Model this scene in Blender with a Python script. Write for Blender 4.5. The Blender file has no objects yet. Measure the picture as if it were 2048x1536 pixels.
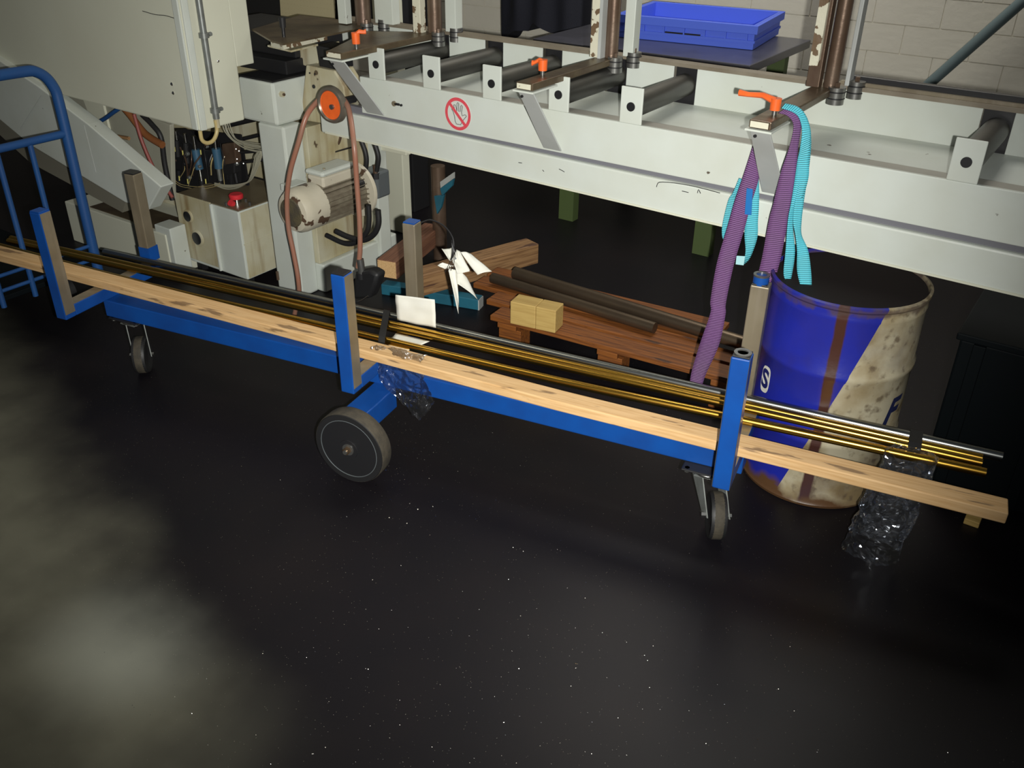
import bpy, bmesh, math, random
from mathutils import Vector, Matrix, noise
import numpy as np

random.seed(7)
S = bpy.context.scene
COL = S.collection

# ------------------------------------------------------------------ camera
YAW, PITCH, ROLL, FPX, CH = -0.599219, 0.527330, -0.012559, 1830.77, 1.55
def _rot(y, p, r):
    F = np.array([math.sin(y)*math.cos(p), math.cos(y)*math.cos(p), -math.sin(p)])
    R = np.array([math.cos(y), -math.sin(y), 0.0]); D = np.cross(F, R)
    return np.array([math.cos(r)*R+math.sin(r)*D, -math.sin(r)*R+math.cos(r)*D, F])
CM = _rot(YAW, PITCH, ROLL)
cam = bpy.data.cameras.new('camera'); camo = bpy.data.objects.new('camera', cam); COL.objects.link(camo)
cam.sensor_width = 36.0; cam.lens = FPX/2048*36.0; cam.clip_start = 0.02
m = Matrix.Identity(4)
for i in range(3):
    m[i][0] = CM[0][i]; m[i][1] = -CM[1][i]; m[i][2] = -CM[2][i]
m[2][3] = CH
camo.matrix_world = m
S.camera = camo
S.view_settings.view_transform = 'Standard'; S.view_settings.look = 'None'
S.view_settings.gamma = 1.0; S.view_settings.exposure = 0.0; S.view_settings.use_curve_mapping = False
# ------------------------------------------------------------------ world: faint hall light
W = bpy.data.worlds.new('hall'); S.world = W; W.use_nodes = True
W.node_tree.nodes['Background'].inputs[0].default_value = (0.75, 0.85, 1.0, 1)
W.node_tree.nodes['Background'].inputs[1].default_value = 0.035
# the camera's own flash, beside and a little below the lens
fl = bpy.data.lights.new('camera_flash', 'SPOT'); flo = bpy.data.objects.new('camera_flash', fl); COL.objects.link(flo)
fl.energy = 430; fl.color = (1.0, 0.985, 0.925); fl.spot_size = math.radians(78); fl.spot_blend = 1.0; fl.shadow_soft_size = 0.012
mm = m.copy()
off = CM[0]*0.07 + CM[1]*0.03
for i in range(3): mm[i][3] = off[i] + (CH if i == 2 else 0)
# the flash head is aimed slightly above the lens axis
flo.matrix_world = mm @ Matrix.Rotation(math.radians(8.5), 4, 'X') @ Matrix.Rotation(math.radians(5), 4, 'Y')
# hall lamp high up behind and to the right
la = bpy.data.lights.new('hall_lamp', 'AREA'); lao = bpy.data.objects.new('hall_lamp', la); COL.objects.link(lao)
la.energy = 16; la.size = 1.6; la.color = (1.0, 0.93, 0.75)
lao.location = (-3.0, 1.2, 4.2)
lb = bpy.data.lights.new('wall_fill', 'AREA'); lbo = bpy.data.objects.new('wall_fill', lb); COL.objects.link(lbo)  # added fill light, unseen, to brighten the back wall, crate and table
lb.energy = 42; lb.size = 1.2; lb.color = (1.0, 0.96, 0.88)
lbo.location = (-1.4, 3.9, 3.3)

# ------------------------------------------------------------------ measured points: where a sight line meets a real plane
CP = np.array([0, 0, CH])
def _ray(x, y): return CM.T @ np.array([(x-1024)/FPX, (y-768)/FPX, 1.0])
def PY(x, y, Y): d = _ray(x, y); return Vector(CP + d*Y/d[1])
def PX(x, y, X): d = _ray(x, y); return Vector(CP + d*X/d[0])
def PZ(x, y, z): d = _ray(x, y); return Vector(CP + d*(z-CH)/d[2])

# ------------------------------------------------------------------ materials
def mat(name, col, rough=0.6, metal=0.0, dirt=None, amt=0.0, scale=8.0, sharp=0.15, bump=0.0, bscale=60.0,
        chip=None, chip_t=0.66, chip_s=12.0, streak=None, streak_amt=0.0, spec=0.5, extra=None):
    M = bpy.data.materials.new(name); M.use_nodes = True
    nt = M.node_tree; N = nt.nodes; L = nt.links; b = N['Principled BSDF']
    b.inputs['Roughness'].default_value = rough; b.inputs['Metallic'].default_value = metal
    b.inputs['Specular IOR Level'].default_value = spec
    tc = N.new('ShaderNodeTexCoord')
    cur = N.new('ShaderNodeRGB'); cur.outputs[0].default_value = (*col, 1); out = cur.outputs[0]
    def layer(out, c2, tex, lo, hi, a):
        r = N.new('ShaderNodeMapRange'); r.inputs[1].default_value = lo; r.inputs[2].default_value = hi; r.inputs[4].default_value = a
        L.new(tex, r.inputs[0])
        mx = N.new('ShaderNodeMix'); mx.data_type = 'RGBA'; mx.inputs[7].default_value = (*c2, 1)
        L.new(r.outputs[0], mx.inputs[0]); L.new(out, mx.inputs[6]); return mx.outputs[2]
    def ntex(sc, det=5, stretch=None):
        n = N.new('ShaderNodeTexNoise'); n.inputs['Scale'].default_value = sc; n.inputs['Detail'].default_value = det
        if stretch:
            mp = N.new('ShaderNodeMapping'); mp.inputs['Scale'].default_value = stretch
            L.new(tc.outputs['Object'], mp.inputs[0]); L.new(mp.outputs[0], n.inputs[0])
        else: L.new(tc.outputs['Object'], n.inputs[0])
        return n.outputs[0]
    if dirt is not None: out = layer(out, dirt, ntex(scale), 0.5-sharp, 0.5+sharp+0.12, amt)
    if streak is not None: out = layer(out, streak, ntex(3.0, 6, (9, 9, 0.7)), 0.5, 0.75, streak_amt)
    if chip is not None: out = layer(out, chip, ntex(chip_s, 3), chip_t, chip_t+0.02, 1.0)
    if extra: out = extra(N, L, tc, out, layer, ntex, b)
    L.new(out, b.inputs['Base Color'])
    if bump:
        bp = N.new('ShaderNodeBump'); bp.inputs['Strength'].default_value = bump; bp.inputs['Distance'].default_value = 0.004
        L.new(ntex(bscale, 4), bp.inputs['Height']); L.new(bp.outputs[0], b.inputs['Normal'])
    return M

WHITE = (0.56, 0.60, 0.56)
m_white = mat('machine_white', WHITE, .42, dirt=(.40,.40,.30), amt=.35, scale=5, chip=(.10,.08,.06), chip_t=.735, chip_s=22, bump=.08)
m_white2 = mat('machine_white_stained', (.50,.48,.36), .5, dirt=(.34,.27,.10), amt=.8, scale=7, streak=(.20,.12,.04), streak_amt=.8, chip=(.10,.07,.04), chip_t=.72)
m_cab = mat('cabinet_paint', (.60,.61,.50), .55, dirt=(.52,.51,.40), amt=.4, scale=3, bump=.05)
m_brown = mat('oily_steel', (.10,.07,.045), .38, .5, dirt=(.20,.16,.09), amt=.7, scale=14, bump=.25)
m_rust = mat('rusty_tube', (.12,.075,.05), .38, .5, dirt=(.20,.15,.11), amt=.7, scale=10, streak=(.08,.04,.03), streak_amt=.6, bump=.15)
m_flake = mat('flaking_paint', (.60,.58,.46), .5, chip=(.14,.09,.05), chip_t=.54, chip_s=28, bump=.4)
m_roller = mat('roller_steel', (.045,.045,.042), .38, .5, dirt=(.09,.085,.07), amt=.6, scale=9)
m_bear = mat('bearing_steel', (.22,.22,.21), .33, .8)
m_galv = mat('galvanised', (.28,.30,.29), .4, .6, dirt=(.14,.14,.12), amt=.6, scale=30)
m_alu = mat('bracket_grey', (.45,.47,.46), .5, .1, dirt=(.24,.24,.22), amt=.5, scale=6)
m_dark = mat('black_steel', (.018,.018,.020), .4, .2)
m_black = mat('black_rubber', (.012,.012,.013), .55)
m_chrome = mat('chrome', (.62,.62,.60), .2, 1)
m_orange = mat('orange_plastic', (.82,.14,.025), .38, dirt=(.5,.05,.01), amt=.4, scale=30)
m_red = mat('red_plastic', (.62,.03,.04), .5)
m_signred = mat('sign_red', (.62,.055,.08), .5, dirt=(.6,.2,.2), amt=.3, scale=60)
m_signwhite = mat('sign_white', (.58,.60,.56), .5)
m_ink = mat('ink', (.03,.04,.05), .5)
m_blue = mat('trolley_blue', (.005,.068,.31), .36, dirt=(.008,.035,.17), amt=.6, scale=9, chip=(.03,.03,.05), chip_t=.76, chip_s=30, bump=.06)
m_blue2 = mat('cart_blue', (.014,.075,.24), .45, dirt=(.02,.06,.2), amt=.5, scale=9)
m_bare = mat('bare_worn_steel', (.25,.215,.15), .42, .4, dirt=(.15,.12,.08), amt=.8, scale=9, streak=(.34,.30,.24), streak_amt=.5)
m_brass = mat('brass', (.62,.36,.055), .24, 1.0, dirt=(.42,.21,.05), amt=.5, scale=5)
m_steelrod = mat('steel_rod', (.33,.34,.33), .25, 1.0)
m_darkbar = mat('dark_round_bar', (.16,.12,.08), .36, .8, dirt=(.07,.05,.04), amt=.6, scale=5)
m_tread = mat('dusty_tread', (.060,.050,.034), .8, dirt=(.020,.018,.014), amt=.8, scale=40, bump=.5)
m_hose = mat('hose_red_brown', (.30,.13,.085), .38, dirt=(.22,.16,.12), amt=.5, scale=20)
m_clear = mat('yellowed_hose', (.45,.36,.16), .35)
m_cable = mat('grey_cable', (.34,.33,.25), .5)
m_coil = mat('coil_blue', (.035,.10,.17), .5)
m_yel = mat('yellow_plug', (.60,.55,.16), .5)
m_paper = mat('paper', (.72,.72,.66), .8, dirt=(.55,.53,.42), amt=.45, scale=14)
m_table = mat('table_top', (.075,.075,.095), .28, dirt=(.03,.03,.03), amt=.5, scale=8)
m_green = mat('table_green', (.075,.11,.035), .6)
m_crate = mat('crate_blue', (.085,.16,.80), .5)
m_jacket = mat('dark_navy_cloth', (.010,.011,.020), .9, bump=.4, bscale=200)
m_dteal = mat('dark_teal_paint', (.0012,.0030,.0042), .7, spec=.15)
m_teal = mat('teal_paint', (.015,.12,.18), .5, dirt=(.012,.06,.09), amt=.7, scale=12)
m_grating = mat('dim_orange', (.20,.07,.02), .6)
m_wallpipe = mat('brace_blue_grey', (.13,.18,.19), .5)
m_puddle = None

def woodmat(name, c1, c2, c3=None, rough=.62, sx=1.0, marks=False):
    def ex(N, L, tc, out, layer, ntex, b):
        o = layer(out, c2, ntex(6.0, 8, (1.2*sx, 26, 26)), .42, .62, .9)
        if c3: o = layer(o, c3, ntex(4.0, 4, (1.6, 11, 11)), .615, .665, .85)
        return o
    return mat(name, c1, rough, extra=ex, bump=.15, bscale=40)
m_timber = woodmat('pale_timber', (.66,.43,.21), (.55,.33,.14), (.20,.12,.06))
m_block = woodmat('yellow_wood', (.52,.36,.12), (.44,.29,.09), None)
m_pallet = woodmat('pallet_wood', (.22,.070,.010), (.10,.030,.006), (.03,.013,.008))
m_oldwood = woodmat('old_timber', (.30,.17,.075), (.17,.085,.035), (.07,.03,.02))
m_redwood = woodmat('red_brown_timber', (.20,.09,.05), (.12,.05,.03), None)

def ex_web(N, L, tc, out, layer, ntex, b):
    w = N.new('ShaderNodeTexWave'); w.wave_type = 'BANDS'; w.bands_direction = 'Y'; w.inputs['Scale'].default_value = 7.5; w.inputs['Distortion'].default_value = .5
    L.new(tc.outputs['UV'], w.inputs[0])
    bp = N.new('ShaderNodeBump'); bp.inputs['Strength'].default_value = .9; bp.inputs['Distance'].default_value = .003
    L.new(w.outputs[1], bp.inputs['Height']); L.new(bp.outputs[0], b.inputs['Normal'])
    mr = N.new('ShaderNodeMapRange'); mr.inputs[3].default_value = .62; mr.inputs[4].default_value = 1.25; L.new(w.outputs[1], mr.inputs[0])
    vm = N.new('ShaderNodeVectorMath'); vm.operation = 'SCALE'; L.new(out, vm.inputs[0]); L.new(mr.outputs[0], vm.inputs[3])
    return vm.outputs[0]
m_purple = mat('purple_webbing', (.20,.085,.25), .5, dirt=(.17,.10,.18), amt=.5, scale=12, extra=ex_web)
m_turq = mat('turquoise_webbing', (.10,.58,.72), .45, dirt=(.16,.50,.54), amt=.6, scale=10, extra=ex_web)
m_tag = mat('blue_label', (.01,.14,.42), .5)

def ex_motor(N, L, tc, out, layer, ntex, b):
    return out
m_motor = mat('motor_paint', (.56,.52,.42), .4, dirt=(.42,.38,.27), amt=.5, scale=8, chip=(.09,.055,.035), chip_t=.575, chip_s=13, bump=.1)
m_fin = mat('motor_fin', (.17,.14,.10), .5, .2, dirt=(.32,.30,.22), amt=.6, scale=30)
m_grille = mat('dirty_grille', (.06,.05,.035), .8, dirt=(.16,.13,.05), amt=.5, scale=30, bump=.6, bscale=180)
m_pump = mat('pump_grey', (.15,.17,.18), .4, .4)

def ex_mesh(N, L, tc, out, layer, ntex, b):
    ck = N.new('ShaderNodeTexVoronoi'); ck.inputs['Scale'].default_value = 48; ck.inputs['Randomness'].default_value = 0.0
    L.new(tc.outputs['Object'], ck.inputs[0])
    r = N.new('ShaderNodeMapRange'); r.inputs[1].default_value = .30; r.inputs[2].default_value = .38; r.inputs[3].default_value = 1; r.inputs[4].default_value = 0
    L.new(ck.outputs[0], r.inputs[0])
    mx = N.new('ShaderNodeMix'); mx.data_type = 'RGBA'; mx.inputs[7].default_value = (.16,.14,.06, 1)
    L.new(r.outputs[0], mx.inputs[0]); L.new(out, mx.inputs[6]); return mx.outputs[2]
m_guard = mat('perforated_sheet', (.42,.37,.23), .6, extra=ex_mesh)

DR = (-0.517, 2.311, 0.1965, 0.600)      # drum centre, radius, height
def ex_drum(N, L, tc, out, layer, ntex, b):
    sp = N.new('ShaderNodeSeparateXYZ'); L.new(tc.outputs['Object'], sp.inputs[0])
    def mth(op, a, c=None):
        n = N.new('ShaderNodeMath'); n.operation = op
        for i, v in enumerate((a, c)):
            if v is None: continue
            if isinstance(v, (int, float)): n.inputs[i].default_value = v
            else: L.new(v, n.inputs[i])
        return n.outputs[0]
    th = mth('MULTIPLY', mth('ARCTAN2', sp.outputs[1], sp.outputs[0]), 57.2958)
    z = sp.outputs[2]
    nz = mth('MULTIPLY', mth('SUBTRACT', ntex(18, 4), .5), 3.0)
    edge = mth('ADD', mth('MULTIPLY', z, 92.0), -102.3)          # painted boundary climbs round the shell
    d = mth('SUBTRACT', th, edge)
    g = mth('GREATER_THAN', d, 0.0)
    g2 = mth('LESS_THAN', d, 150.0)
    g = mth('MULTIPLY', g, g2)
    n1 = ntex(9, 6); n2 = ntex(30, 6)
    cream = N.new('ShaderNodeRGB'); cream.outputs[0].default_value = (.43,.39,.28, 1)
    c = layer(cream.outputs[0], (.22,.16,.07), n1, .40, .66, .95)
    c = layer(c, (.10,.07,.04), n2, .56, .68, .75)
    mx = N.new('ShaderNodeMix'); mx.data_type = 'RGBA'; L.new(g, mx.inputs[0]); L.new(out, mx.inputs[6]); L.new(c, mx.inputs[7])
    o = mx.outputs[2]
    # rusty weld seam
    s = mth('ABSOLUTE', mth('SUBTRACT', mth('ADD', th, nz), -77.0))
    r = N.new('ShaderNodeMapRange'); r.inputs[1].default_value = 3.2; r.inputs[2].default_value = 4.6; r.inputs[3].default_value = 1; r.inputs[4].default_value = 0
    L.new(s, r.inputs[0])
    mx = N.new('ShaderNodeMix'); mx.data_type = 'RGBA'; L.new(r.outputs[0], mx.inputs[0]); L.new(o, mx.inputs[6]); mx.inputs[7].default_value = (.055,.020,.014, 1)
    o = mx.outputs[2]
    # rusty, greasy blotches on the blue and along the hoops
    zr = mth('ADD', mth('ABSOLUTE', mth('SUBTRACT', z, .592)), mth('MULTIPLY', mth('SUBTRACT', n2, .5), .05))
    r = N.new('ShaderNodeMapRange'); r.inputs[1].default_value = .004; r.inputs[2].default_value = .016; r.inputs[3].default_value = .75; r.inputs[4].default_value = 0
    L.new(zr, r.inputs[0])
    mx = N.new('ShaderNodeMix'); mx.data_type = 'RGBA'; L.new(r.outputs[0], mx.inputs[0]); L.new(o, mx.inputs[6]); mx.inputs[7].default_value = (.07,.045,.04, 1)
    o = layer(mx.outputs[2], (.03,.02,.05), ntex(5, 8), .52, .72, .55)
    # rust round the foot
    zz = mth('ADD', z, mth('MULTIPLY', mth('SUBTRACT', n1, .5), .16))
    r = N.new('ShaderNodeMapRange'); r.inputs[1].default_value = .016; r.inputs[2].default_value = .045; r.inputs[3].default_value = 1; r.inputs[4].default_value = 0
    L.new(zz, r.inputs[0])
    mx = N.new('ShaderNodeMix'); mx.data_type = 'RGBA'; L.new(r.outputs[0], mx.inputs[0]); L.new(o, mx.inputs[6]); mx.inputs[7].default_value = (.09,.045,.02, 1)
    return mx.outputs[2]
m_drum = mat('drum_paint', (.012,.020,.30), .33, dirt=(.02,.02,.16), amt=.6, scale=9, extra=ex_drum, bump=.1)
m_drumin = mat('drum_inside', (.010,.007,.007), .8, spec=.2)

def plastic(name='clear_wrap'):
    M = bpy.data.materials.new(name); M.use_nodes = True; nt = M.node_tree; N = nt.nodes; L = nt.links
    N.remove(N['Principled BSDF']); out = N['Material Output']
    t = N.new('ShaderNodeBsdfTransparent'); t.inputs[0].default_value = (.88,.89,.90,1)
    g = N.new('ShaderNodeBsdfGlossy'); g.inputs[0].default_value = (.85,.9,1,1); g.inputs['Roughness'].default_value = .10
    d = N.new('ShaderNodeBsdfDiffuse'); d.inputs[0].default_value = (.6,.62,.66,1)
    a = N.new('ShaderNodeMixShader'); a.inputs[0].default_value = .07; L.new(g.outputs[0], a.inputs[1]); L.new(d.outputs[0], a.inputs[2])
    fr = N.new('ShaderNodeLayerWeight'); fr.inputs[0].default_value = .35
    r = N.new('ShaderNodeMapRange'); r.inputs[3].default_value = .14; r.inputs[4].default_value = .75; L.new(fr.outputs[0], r.inputs[0])
    x = N.new('ShaderNodeMixShader'); L.new(r.outputs[0], x.inputs[0]); L.new(t.outputs[0], x.inputs[1]); L.new(a.outputs[0], x.inputs[2])
    L.new(x.outputs[0], out.inputs[0]); return M
m_wrap = plastic()

# floor: oily black concrete, a paler area on the left, fine swarf flecks
def ex_floor(N, L, tc, out, layer, ntex, b):
    sp = N.new('ShaderNodeSeparateXYZ'); L.new(tc.outputs['Object'], sp.inputs[0])
    def mth(op, a, c=None, cl=False):
        n = N.new('ShaderNodeMath'); n.operation = op; n.use_clamp = cl
        for i, v in enumerate((a, c)):
            if v is None: continue
            if isinstance(v, (int, float)): n.inputs[i].default_value = v
            else: L.new(v, n.inputs[i])
        return n.outputs[0]
    X, Y = sp.outputs[0], sp.outputs[1]
    nb = mth('MULTIPLY', mth('SUBTRACT', ntex(2.2, 6), .5), .42)
    # paler area: left of a line that runs from under the cart towards the camera
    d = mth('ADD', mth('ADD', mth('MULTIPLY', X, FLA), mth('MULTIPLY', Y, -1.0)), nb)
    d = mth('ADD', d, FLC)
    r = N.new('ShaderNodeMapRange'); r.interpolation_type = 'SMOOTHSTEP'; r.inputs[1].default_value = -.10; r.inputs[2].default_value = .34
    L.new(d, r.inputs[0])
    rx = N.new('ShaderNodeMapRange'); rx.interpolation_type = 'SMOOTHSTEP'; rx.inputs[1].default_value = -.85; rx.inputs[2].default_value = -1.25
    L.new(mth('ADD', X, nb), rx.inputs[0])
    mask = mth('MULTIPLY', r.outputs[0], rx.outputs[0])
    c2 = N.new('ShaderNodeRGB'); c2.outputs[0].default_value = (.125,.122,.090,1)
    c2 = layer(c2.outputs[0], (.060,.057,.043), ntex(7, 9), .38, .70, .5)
    # paler patch: reflection of a lamp painted into the floor colour
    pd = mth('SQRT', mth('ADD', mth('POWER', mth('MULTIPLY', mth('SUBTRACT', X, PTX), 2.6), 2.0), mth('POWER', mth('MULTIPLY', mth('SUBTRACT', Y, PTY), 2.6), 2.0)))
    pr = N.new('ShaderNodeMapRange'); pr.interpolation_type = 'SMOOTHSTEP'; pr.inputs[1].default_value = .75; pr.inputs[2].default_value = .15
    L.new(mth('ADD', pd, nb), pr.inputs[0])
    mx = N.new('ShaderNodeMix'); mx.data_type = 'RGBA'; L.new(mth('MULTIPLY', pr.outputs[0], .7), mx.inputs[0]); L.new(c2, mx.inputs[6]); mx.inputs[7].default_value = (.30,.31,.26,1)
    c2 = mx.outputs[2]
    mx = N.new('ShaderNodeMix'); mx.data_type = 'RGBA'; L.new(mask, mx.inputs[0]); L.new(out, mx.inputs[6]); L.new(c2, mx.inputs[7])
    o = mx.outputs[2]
    v = N.new('ShaderNodeTexVoronoi'); v.inputs['Scale'].default_value = 190; L.new(tc.outputs['Object'], v.inputs[0])
    vr = N.new('ShaderNodeMapRange'); vr.inputs[1].default_value = .13; vr.inputs[2].default_value = .06; L.new(v.outputs[0], vr.inputs[0])
    hs = N.new('ShaderNodeSeparateColor'); L.new(v.outputs['Color'], hs.inputs[0])
    pick = mth('GREATER_THAN', hs.outputs[0], .90)
    mx = N.new('ShaderNodeMix'); mx.data_type = 'RGBA'; L.new(mth('MULTIPLY', vr.outputs[0], pick), mx.inputs[0]); L.new(o, mx.inputs[6]); mx.inputs[7].default_value = (.30,.28,.22,1)
    rr = N.new('ShaderNodeMapRange'); rr.inputs[3].default_value = .42; rr.inputs[4].default_value = .62; L.new(mask, rr.inputs[0]); L.new(rr.outputs[0], b.inputs['Roughness'])
    return mx.outputs[2]
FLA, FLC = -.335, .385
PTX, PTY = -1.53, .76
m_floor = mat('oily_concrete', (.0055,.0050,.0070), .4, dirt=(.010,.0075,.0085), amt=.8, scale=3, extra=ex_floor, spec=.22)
m_wall = mat('painted_masonry', (.68,.65,.56), .8, dirt=(.58,.55,.46), amt=.6, scale=3, bump=.4, bscale=30)

# ------------------------------------------------------------------ geometry builder
class B:
    def __init__(s): s.v = []; s.f = []; s.uv = None
    def add(s, vs, fs):
        n = len(s.v); s.v += [Vector(p) for p in vs]; s.f += [tuple(i+n for i in f) for f in fs]; return s
    def hexa(s, p):   # 8 corners: bottom 4 (ccw), top 4
        return s.add(p, [(3,2,1,0),(4,5,6,7),(0,1,5,4),(1,2,6,5),(2,3,7,6),(3,0,4,7)])
    def box(s, x0, x1, y0, y1, z0, z1):
        return s.hexa([(x0,y0,z0),(x1,y0,z0),(x1,y1,z0),(x0,y1,z0),(x0,y0,z1),(x1,y0,z1),(x1,y1,z1),(x0,y1,z1)])
    def prism(s, pts, d):     # planar polygon pushed along d
        pts = [Vector(p) for p in pts]; n = len(pts); d = Vector(d)
        return s.add(pts+[p+d for p in pts], [tuple(range(n)), tuple(range(2*n-1, n-1, -1))]+[((i+1)%n, i, n+i, n+(i+1)%n) for i in range(n)])
    def bar(s, p0, p1, w, h, up=(0,0,1)):   # p0, p1 = bottom centre line
        p0 = Vector(p0); p1 = Vector(p1); d = (p1-p0).normalized(); up = Vector(up); sd = d.cross(up).normalized(); u = sd.cross(d).normalized()
        a = sd*w/2
        return s.hexa([p0-a, p0+a, p1+a, p1-a, p0-a+u*h, p0+a+u*h, p1+a+u*h, p1-a+u*h])
    def cyl(s, p0, p1, r0, r1=None, n=24, cap=True):
        r1 = r0 if r1 is None else r1
        p0 = Vector(p0); p1 = Vector(p1); d = (p1-p0).normalized(); a = d.orthogonal().normalized(); b = d.cross(a)
        vs = []
        for p, r in ((p0, r0), (p1, r1)):
            for i in range(n):
                t = 2*math.pi*i/n; vs.append(p+a*(r*math.cos(t))+b*(r*math.sin(t)))
        fs = [(i, (i+1)%n, n+(i+1)%n, n+i) for i in range(n)]
        if cap: fs += [tuple(range(n-1, -1, -1)), tuple(range(n, 2*n))]
        return s.add(vs, fs)
    def lathe(s, p, ax, prof, n=32, closed=False):  # prof: (r, h) pairs
        p = Vector(p); d = Vector(ax).normalized(); a = d.orthogonal().normalized(); b = d.cross(a); vs = []; k = len(prof)
        for r, h in prof:
            for i in range(n):
                t = 2*math.pi*i/n; vs.append(p+d*h+a*(r*math.cos(t))+b*(r*math.sin(t)))
        fs = []
        for j in range(k if closed else k-1):
            j2 = (j+1) % k
            for i in range(n): fs.append((j*n+i, j*n+(i+1)%n, j2*n+(i+1)%n, j2*n+i))
        if not closed:
            if prof[0][0] > 1e-6: fs.append(tuple(range(n-1, -1, -1)))
            if prof[-1][0] > 1e-6: fs.append(tuple((k-1)*n+i for i in range(n)))
        return s.add(vs, fs)
    def tube(s, pts, r, n=10, smooth=6, cap=True):
        pts = [Vector(p) for p in pts]
        if smooth and len(pts) > 2:
            q = [pts[0]*2-pts[1]]+pts+[pts[-1]*2-pts[-2]]; o = []
            for i in range(1, len(q)-2):
                a, b, c, d = q[i-1:i+3]
                for k in range(smooth):
                    t = k/smooth
                    o.append(.5*((2*b)+(c-a)*t+(2*a-5*b+4*c-d)*t*t+(3*b-a-3*c+d)*t**3))
            o.append(pts[-1]); pts = o
        k = len(pts); vs = []; ref = None
        for i, p in enumerate(pts):
            d = (pts[min(i+1, k-1)]-pts[max(i-1, 0)]).normalized()
            ref = d.orthogonal().normalized() if ref is None else (ref-d*ref.dot(d)).normalized()
            b = d.cross(ref)
            for j in range(n):
                t = 2*math.pi*j/n; vs.append(p+ref*(r*math.cos(t))+b*(r*math.sin(t)))
        fs = [(i*n+j, i*n+(j+1)%n, (i+1)*n+(j+1)%n, (i+1)*n+j) for i in range(k-1) for j in range(n)]
        if cap: fs += [tuple(range(n-1, -1, -1)), tuple((k-1)*n+j for j in range(n))]
        return s.add(vs, fs)
    def build(s, name, material, parent=None, smooth=False, bevel=0.0, label=None, local=False, inv=None, solid=0.0):
        me = bpy.data.meshes.new(name)
        M = None
        if parent is not None and not local: M = parent.get('_i'); 
        vs = s.v
        if parent is not None and not local:
            Mi = INV[parent.name]; vs = [Mi @ v for v in vs]
        me.from_pydata([tuple(v) for v in vs], [], s.f)
        bm = bmesh.new(); bm.from_mesh(me); bmesh.ops.recalc_face_normals(bm, faces=bm.faces); bm.to_mesh(me); bm.free()
        if s.uv:
            ul = me.uv_layers.new(name='UVMap')
            for lp in me.loops: ul.data[lp.index].uv = s.uv[lp.vertex_index]
        me.materials.append(material)
        if smooth:
            for p in me.polygons: p.use_smooth = True
            me.set_sharp_from_angle(angle=math.radians(38))
        o = bpy.data.objects.new(name, me); COL.objects.link(o)
        if parent is not None: o.parent = parent; INV[o.name] = INV[parent.name]
        else: INV[o.name] = Matrix.Identity(4)
        if bevel:
            md = o.modifiers.new('bevel', 'BEVEL'); md.width = bevel; md.segments = 2; md.limit_method = 'ANGLE'
        if solid:
            md = o.modifiers.new('solid', 'SOLIDIFY'); md.thickness = solid; md.offset = 0
        if label: o['label'] = label
        return o
INV = {}
def thing(name, label, cat, loc=(0,0,0), rz=0.0, group=None):
    o = bpy.data.objects.new(name, None); COL.objects.link(o); o.empty_display_size = .05
    o.location = loc; o.rotation_euler = (0, 0, rz); o['label'] = label; o['category'] = cat
    if group: o['group'] = group
    INV[o.name] = (Matrix.Translation(Vector(loc)) @ Matrix.Rotation(rz, 4, 'Z')).inverted()
    return o
def tag(o, label, cat, group=None, kind=None):
    o['label'] = label; o['category'] = cat
    if group: o['group'] = group
    if kind: o['kind'] = kind
    return o
def dup(o, loc, parent):     # copy of a part (mesh shared) with its sub-parts
    c = o.copy(); COL.objects.link(c); c.parent = parent; c.location = loc; INV[c.name] = INV[parent.name]
    for ch in list(o.children):
        d = ch.copy(); COL.objects.link(d); d.parent = c
    return c
def ribbon(pairs, thick=.0028, sub=6):   # pairs of (left, right) points -> b with uv
    P = [(Vector(a), Vector(b)) for a, b in pairs]
    def cr(L):
        q = [L[0]*2-L[1]]+L+[L[-1]*2-L[-2]]; o = []
        for i in range(1, len(q)-2):
            a, b, c, d = q[i-1:i+3]
            for k in range(sub):
                t = k/sub; o.append(.5*((2*b)+(c-a)*t+(2*a-5*b+4*c-d)*t*t+(3*b-a-3*c+d)*t**3))
        o.append(L[-1]); return o
    A = cr([p[0] for p in P]); C = cr([p[1] for p in P]); b = B(); b.uv = []
    dist = 0; n = len(A)
    for i in range(n):
        if i: dist += ((A[i]+C[i])-(A[i-1]+C[i-1])).length/2
        for k in range(5):
            t = k/4; b.v.append(A[i].lerp(C[i], t)); b.uv.append((t, dist*8))
    for i in range(n-1):
        for k in range(4): b.f.append((i*5+k, i*5+k+1, (i+1)*5+k+1, (i+1)*5+k))
    return b

def struct(o): o['kind'] = 'structure'; return o
# ================================================================== SETTING
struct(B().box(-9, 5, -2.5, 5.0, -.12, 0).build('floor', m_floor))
wb = struct(B().box(-9, 5, 4.715, 4.9, 0, 3.4).build('wall_back', m_wall))
bk = B().box(-.1475, .1475, 0, .016, .0025, .1225)
rest = B(); first = None
for r in range(27):
    for k in range(46):
        x = -9.0+k*.30+(r % 2)*.15; z = .125*r
        if -4.3 < x < .5 and .5 <= z <= 1.6:
            loc = (x, 4.7105+random.uniform(-.0008, .0008), z)
            if first is None:
                first = bk.build('brick', m_wall, wb, local=True); first.location = loc
            else: dup(first, loc, wb)
        else: rest.add([v+Vector((x, 4.7105, z)) for v in bk.v], bk.f)
rest.build('brick_courses', m_wall, wb, local=True)['kind'] = 'stuff'
struct(B().box(-9.15, -9, -2.5, 5.0, 0, 3.4).build('wall_left', m_wall))
struct(B().box(5, 5.15, -2.5, 5.0, 0, 3.4).build('wall_right', m_wall))

# ================================================================== ROLLER CONVEYOR
YF, YB = 2.30, 2.64
cv = thing('roller_conveyor', 'long cream-white roller conveyor with orange levers and grey rollers, right of the saw', 'conveyor', (-.6, YF, 0))
XR = 1.6
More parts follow.
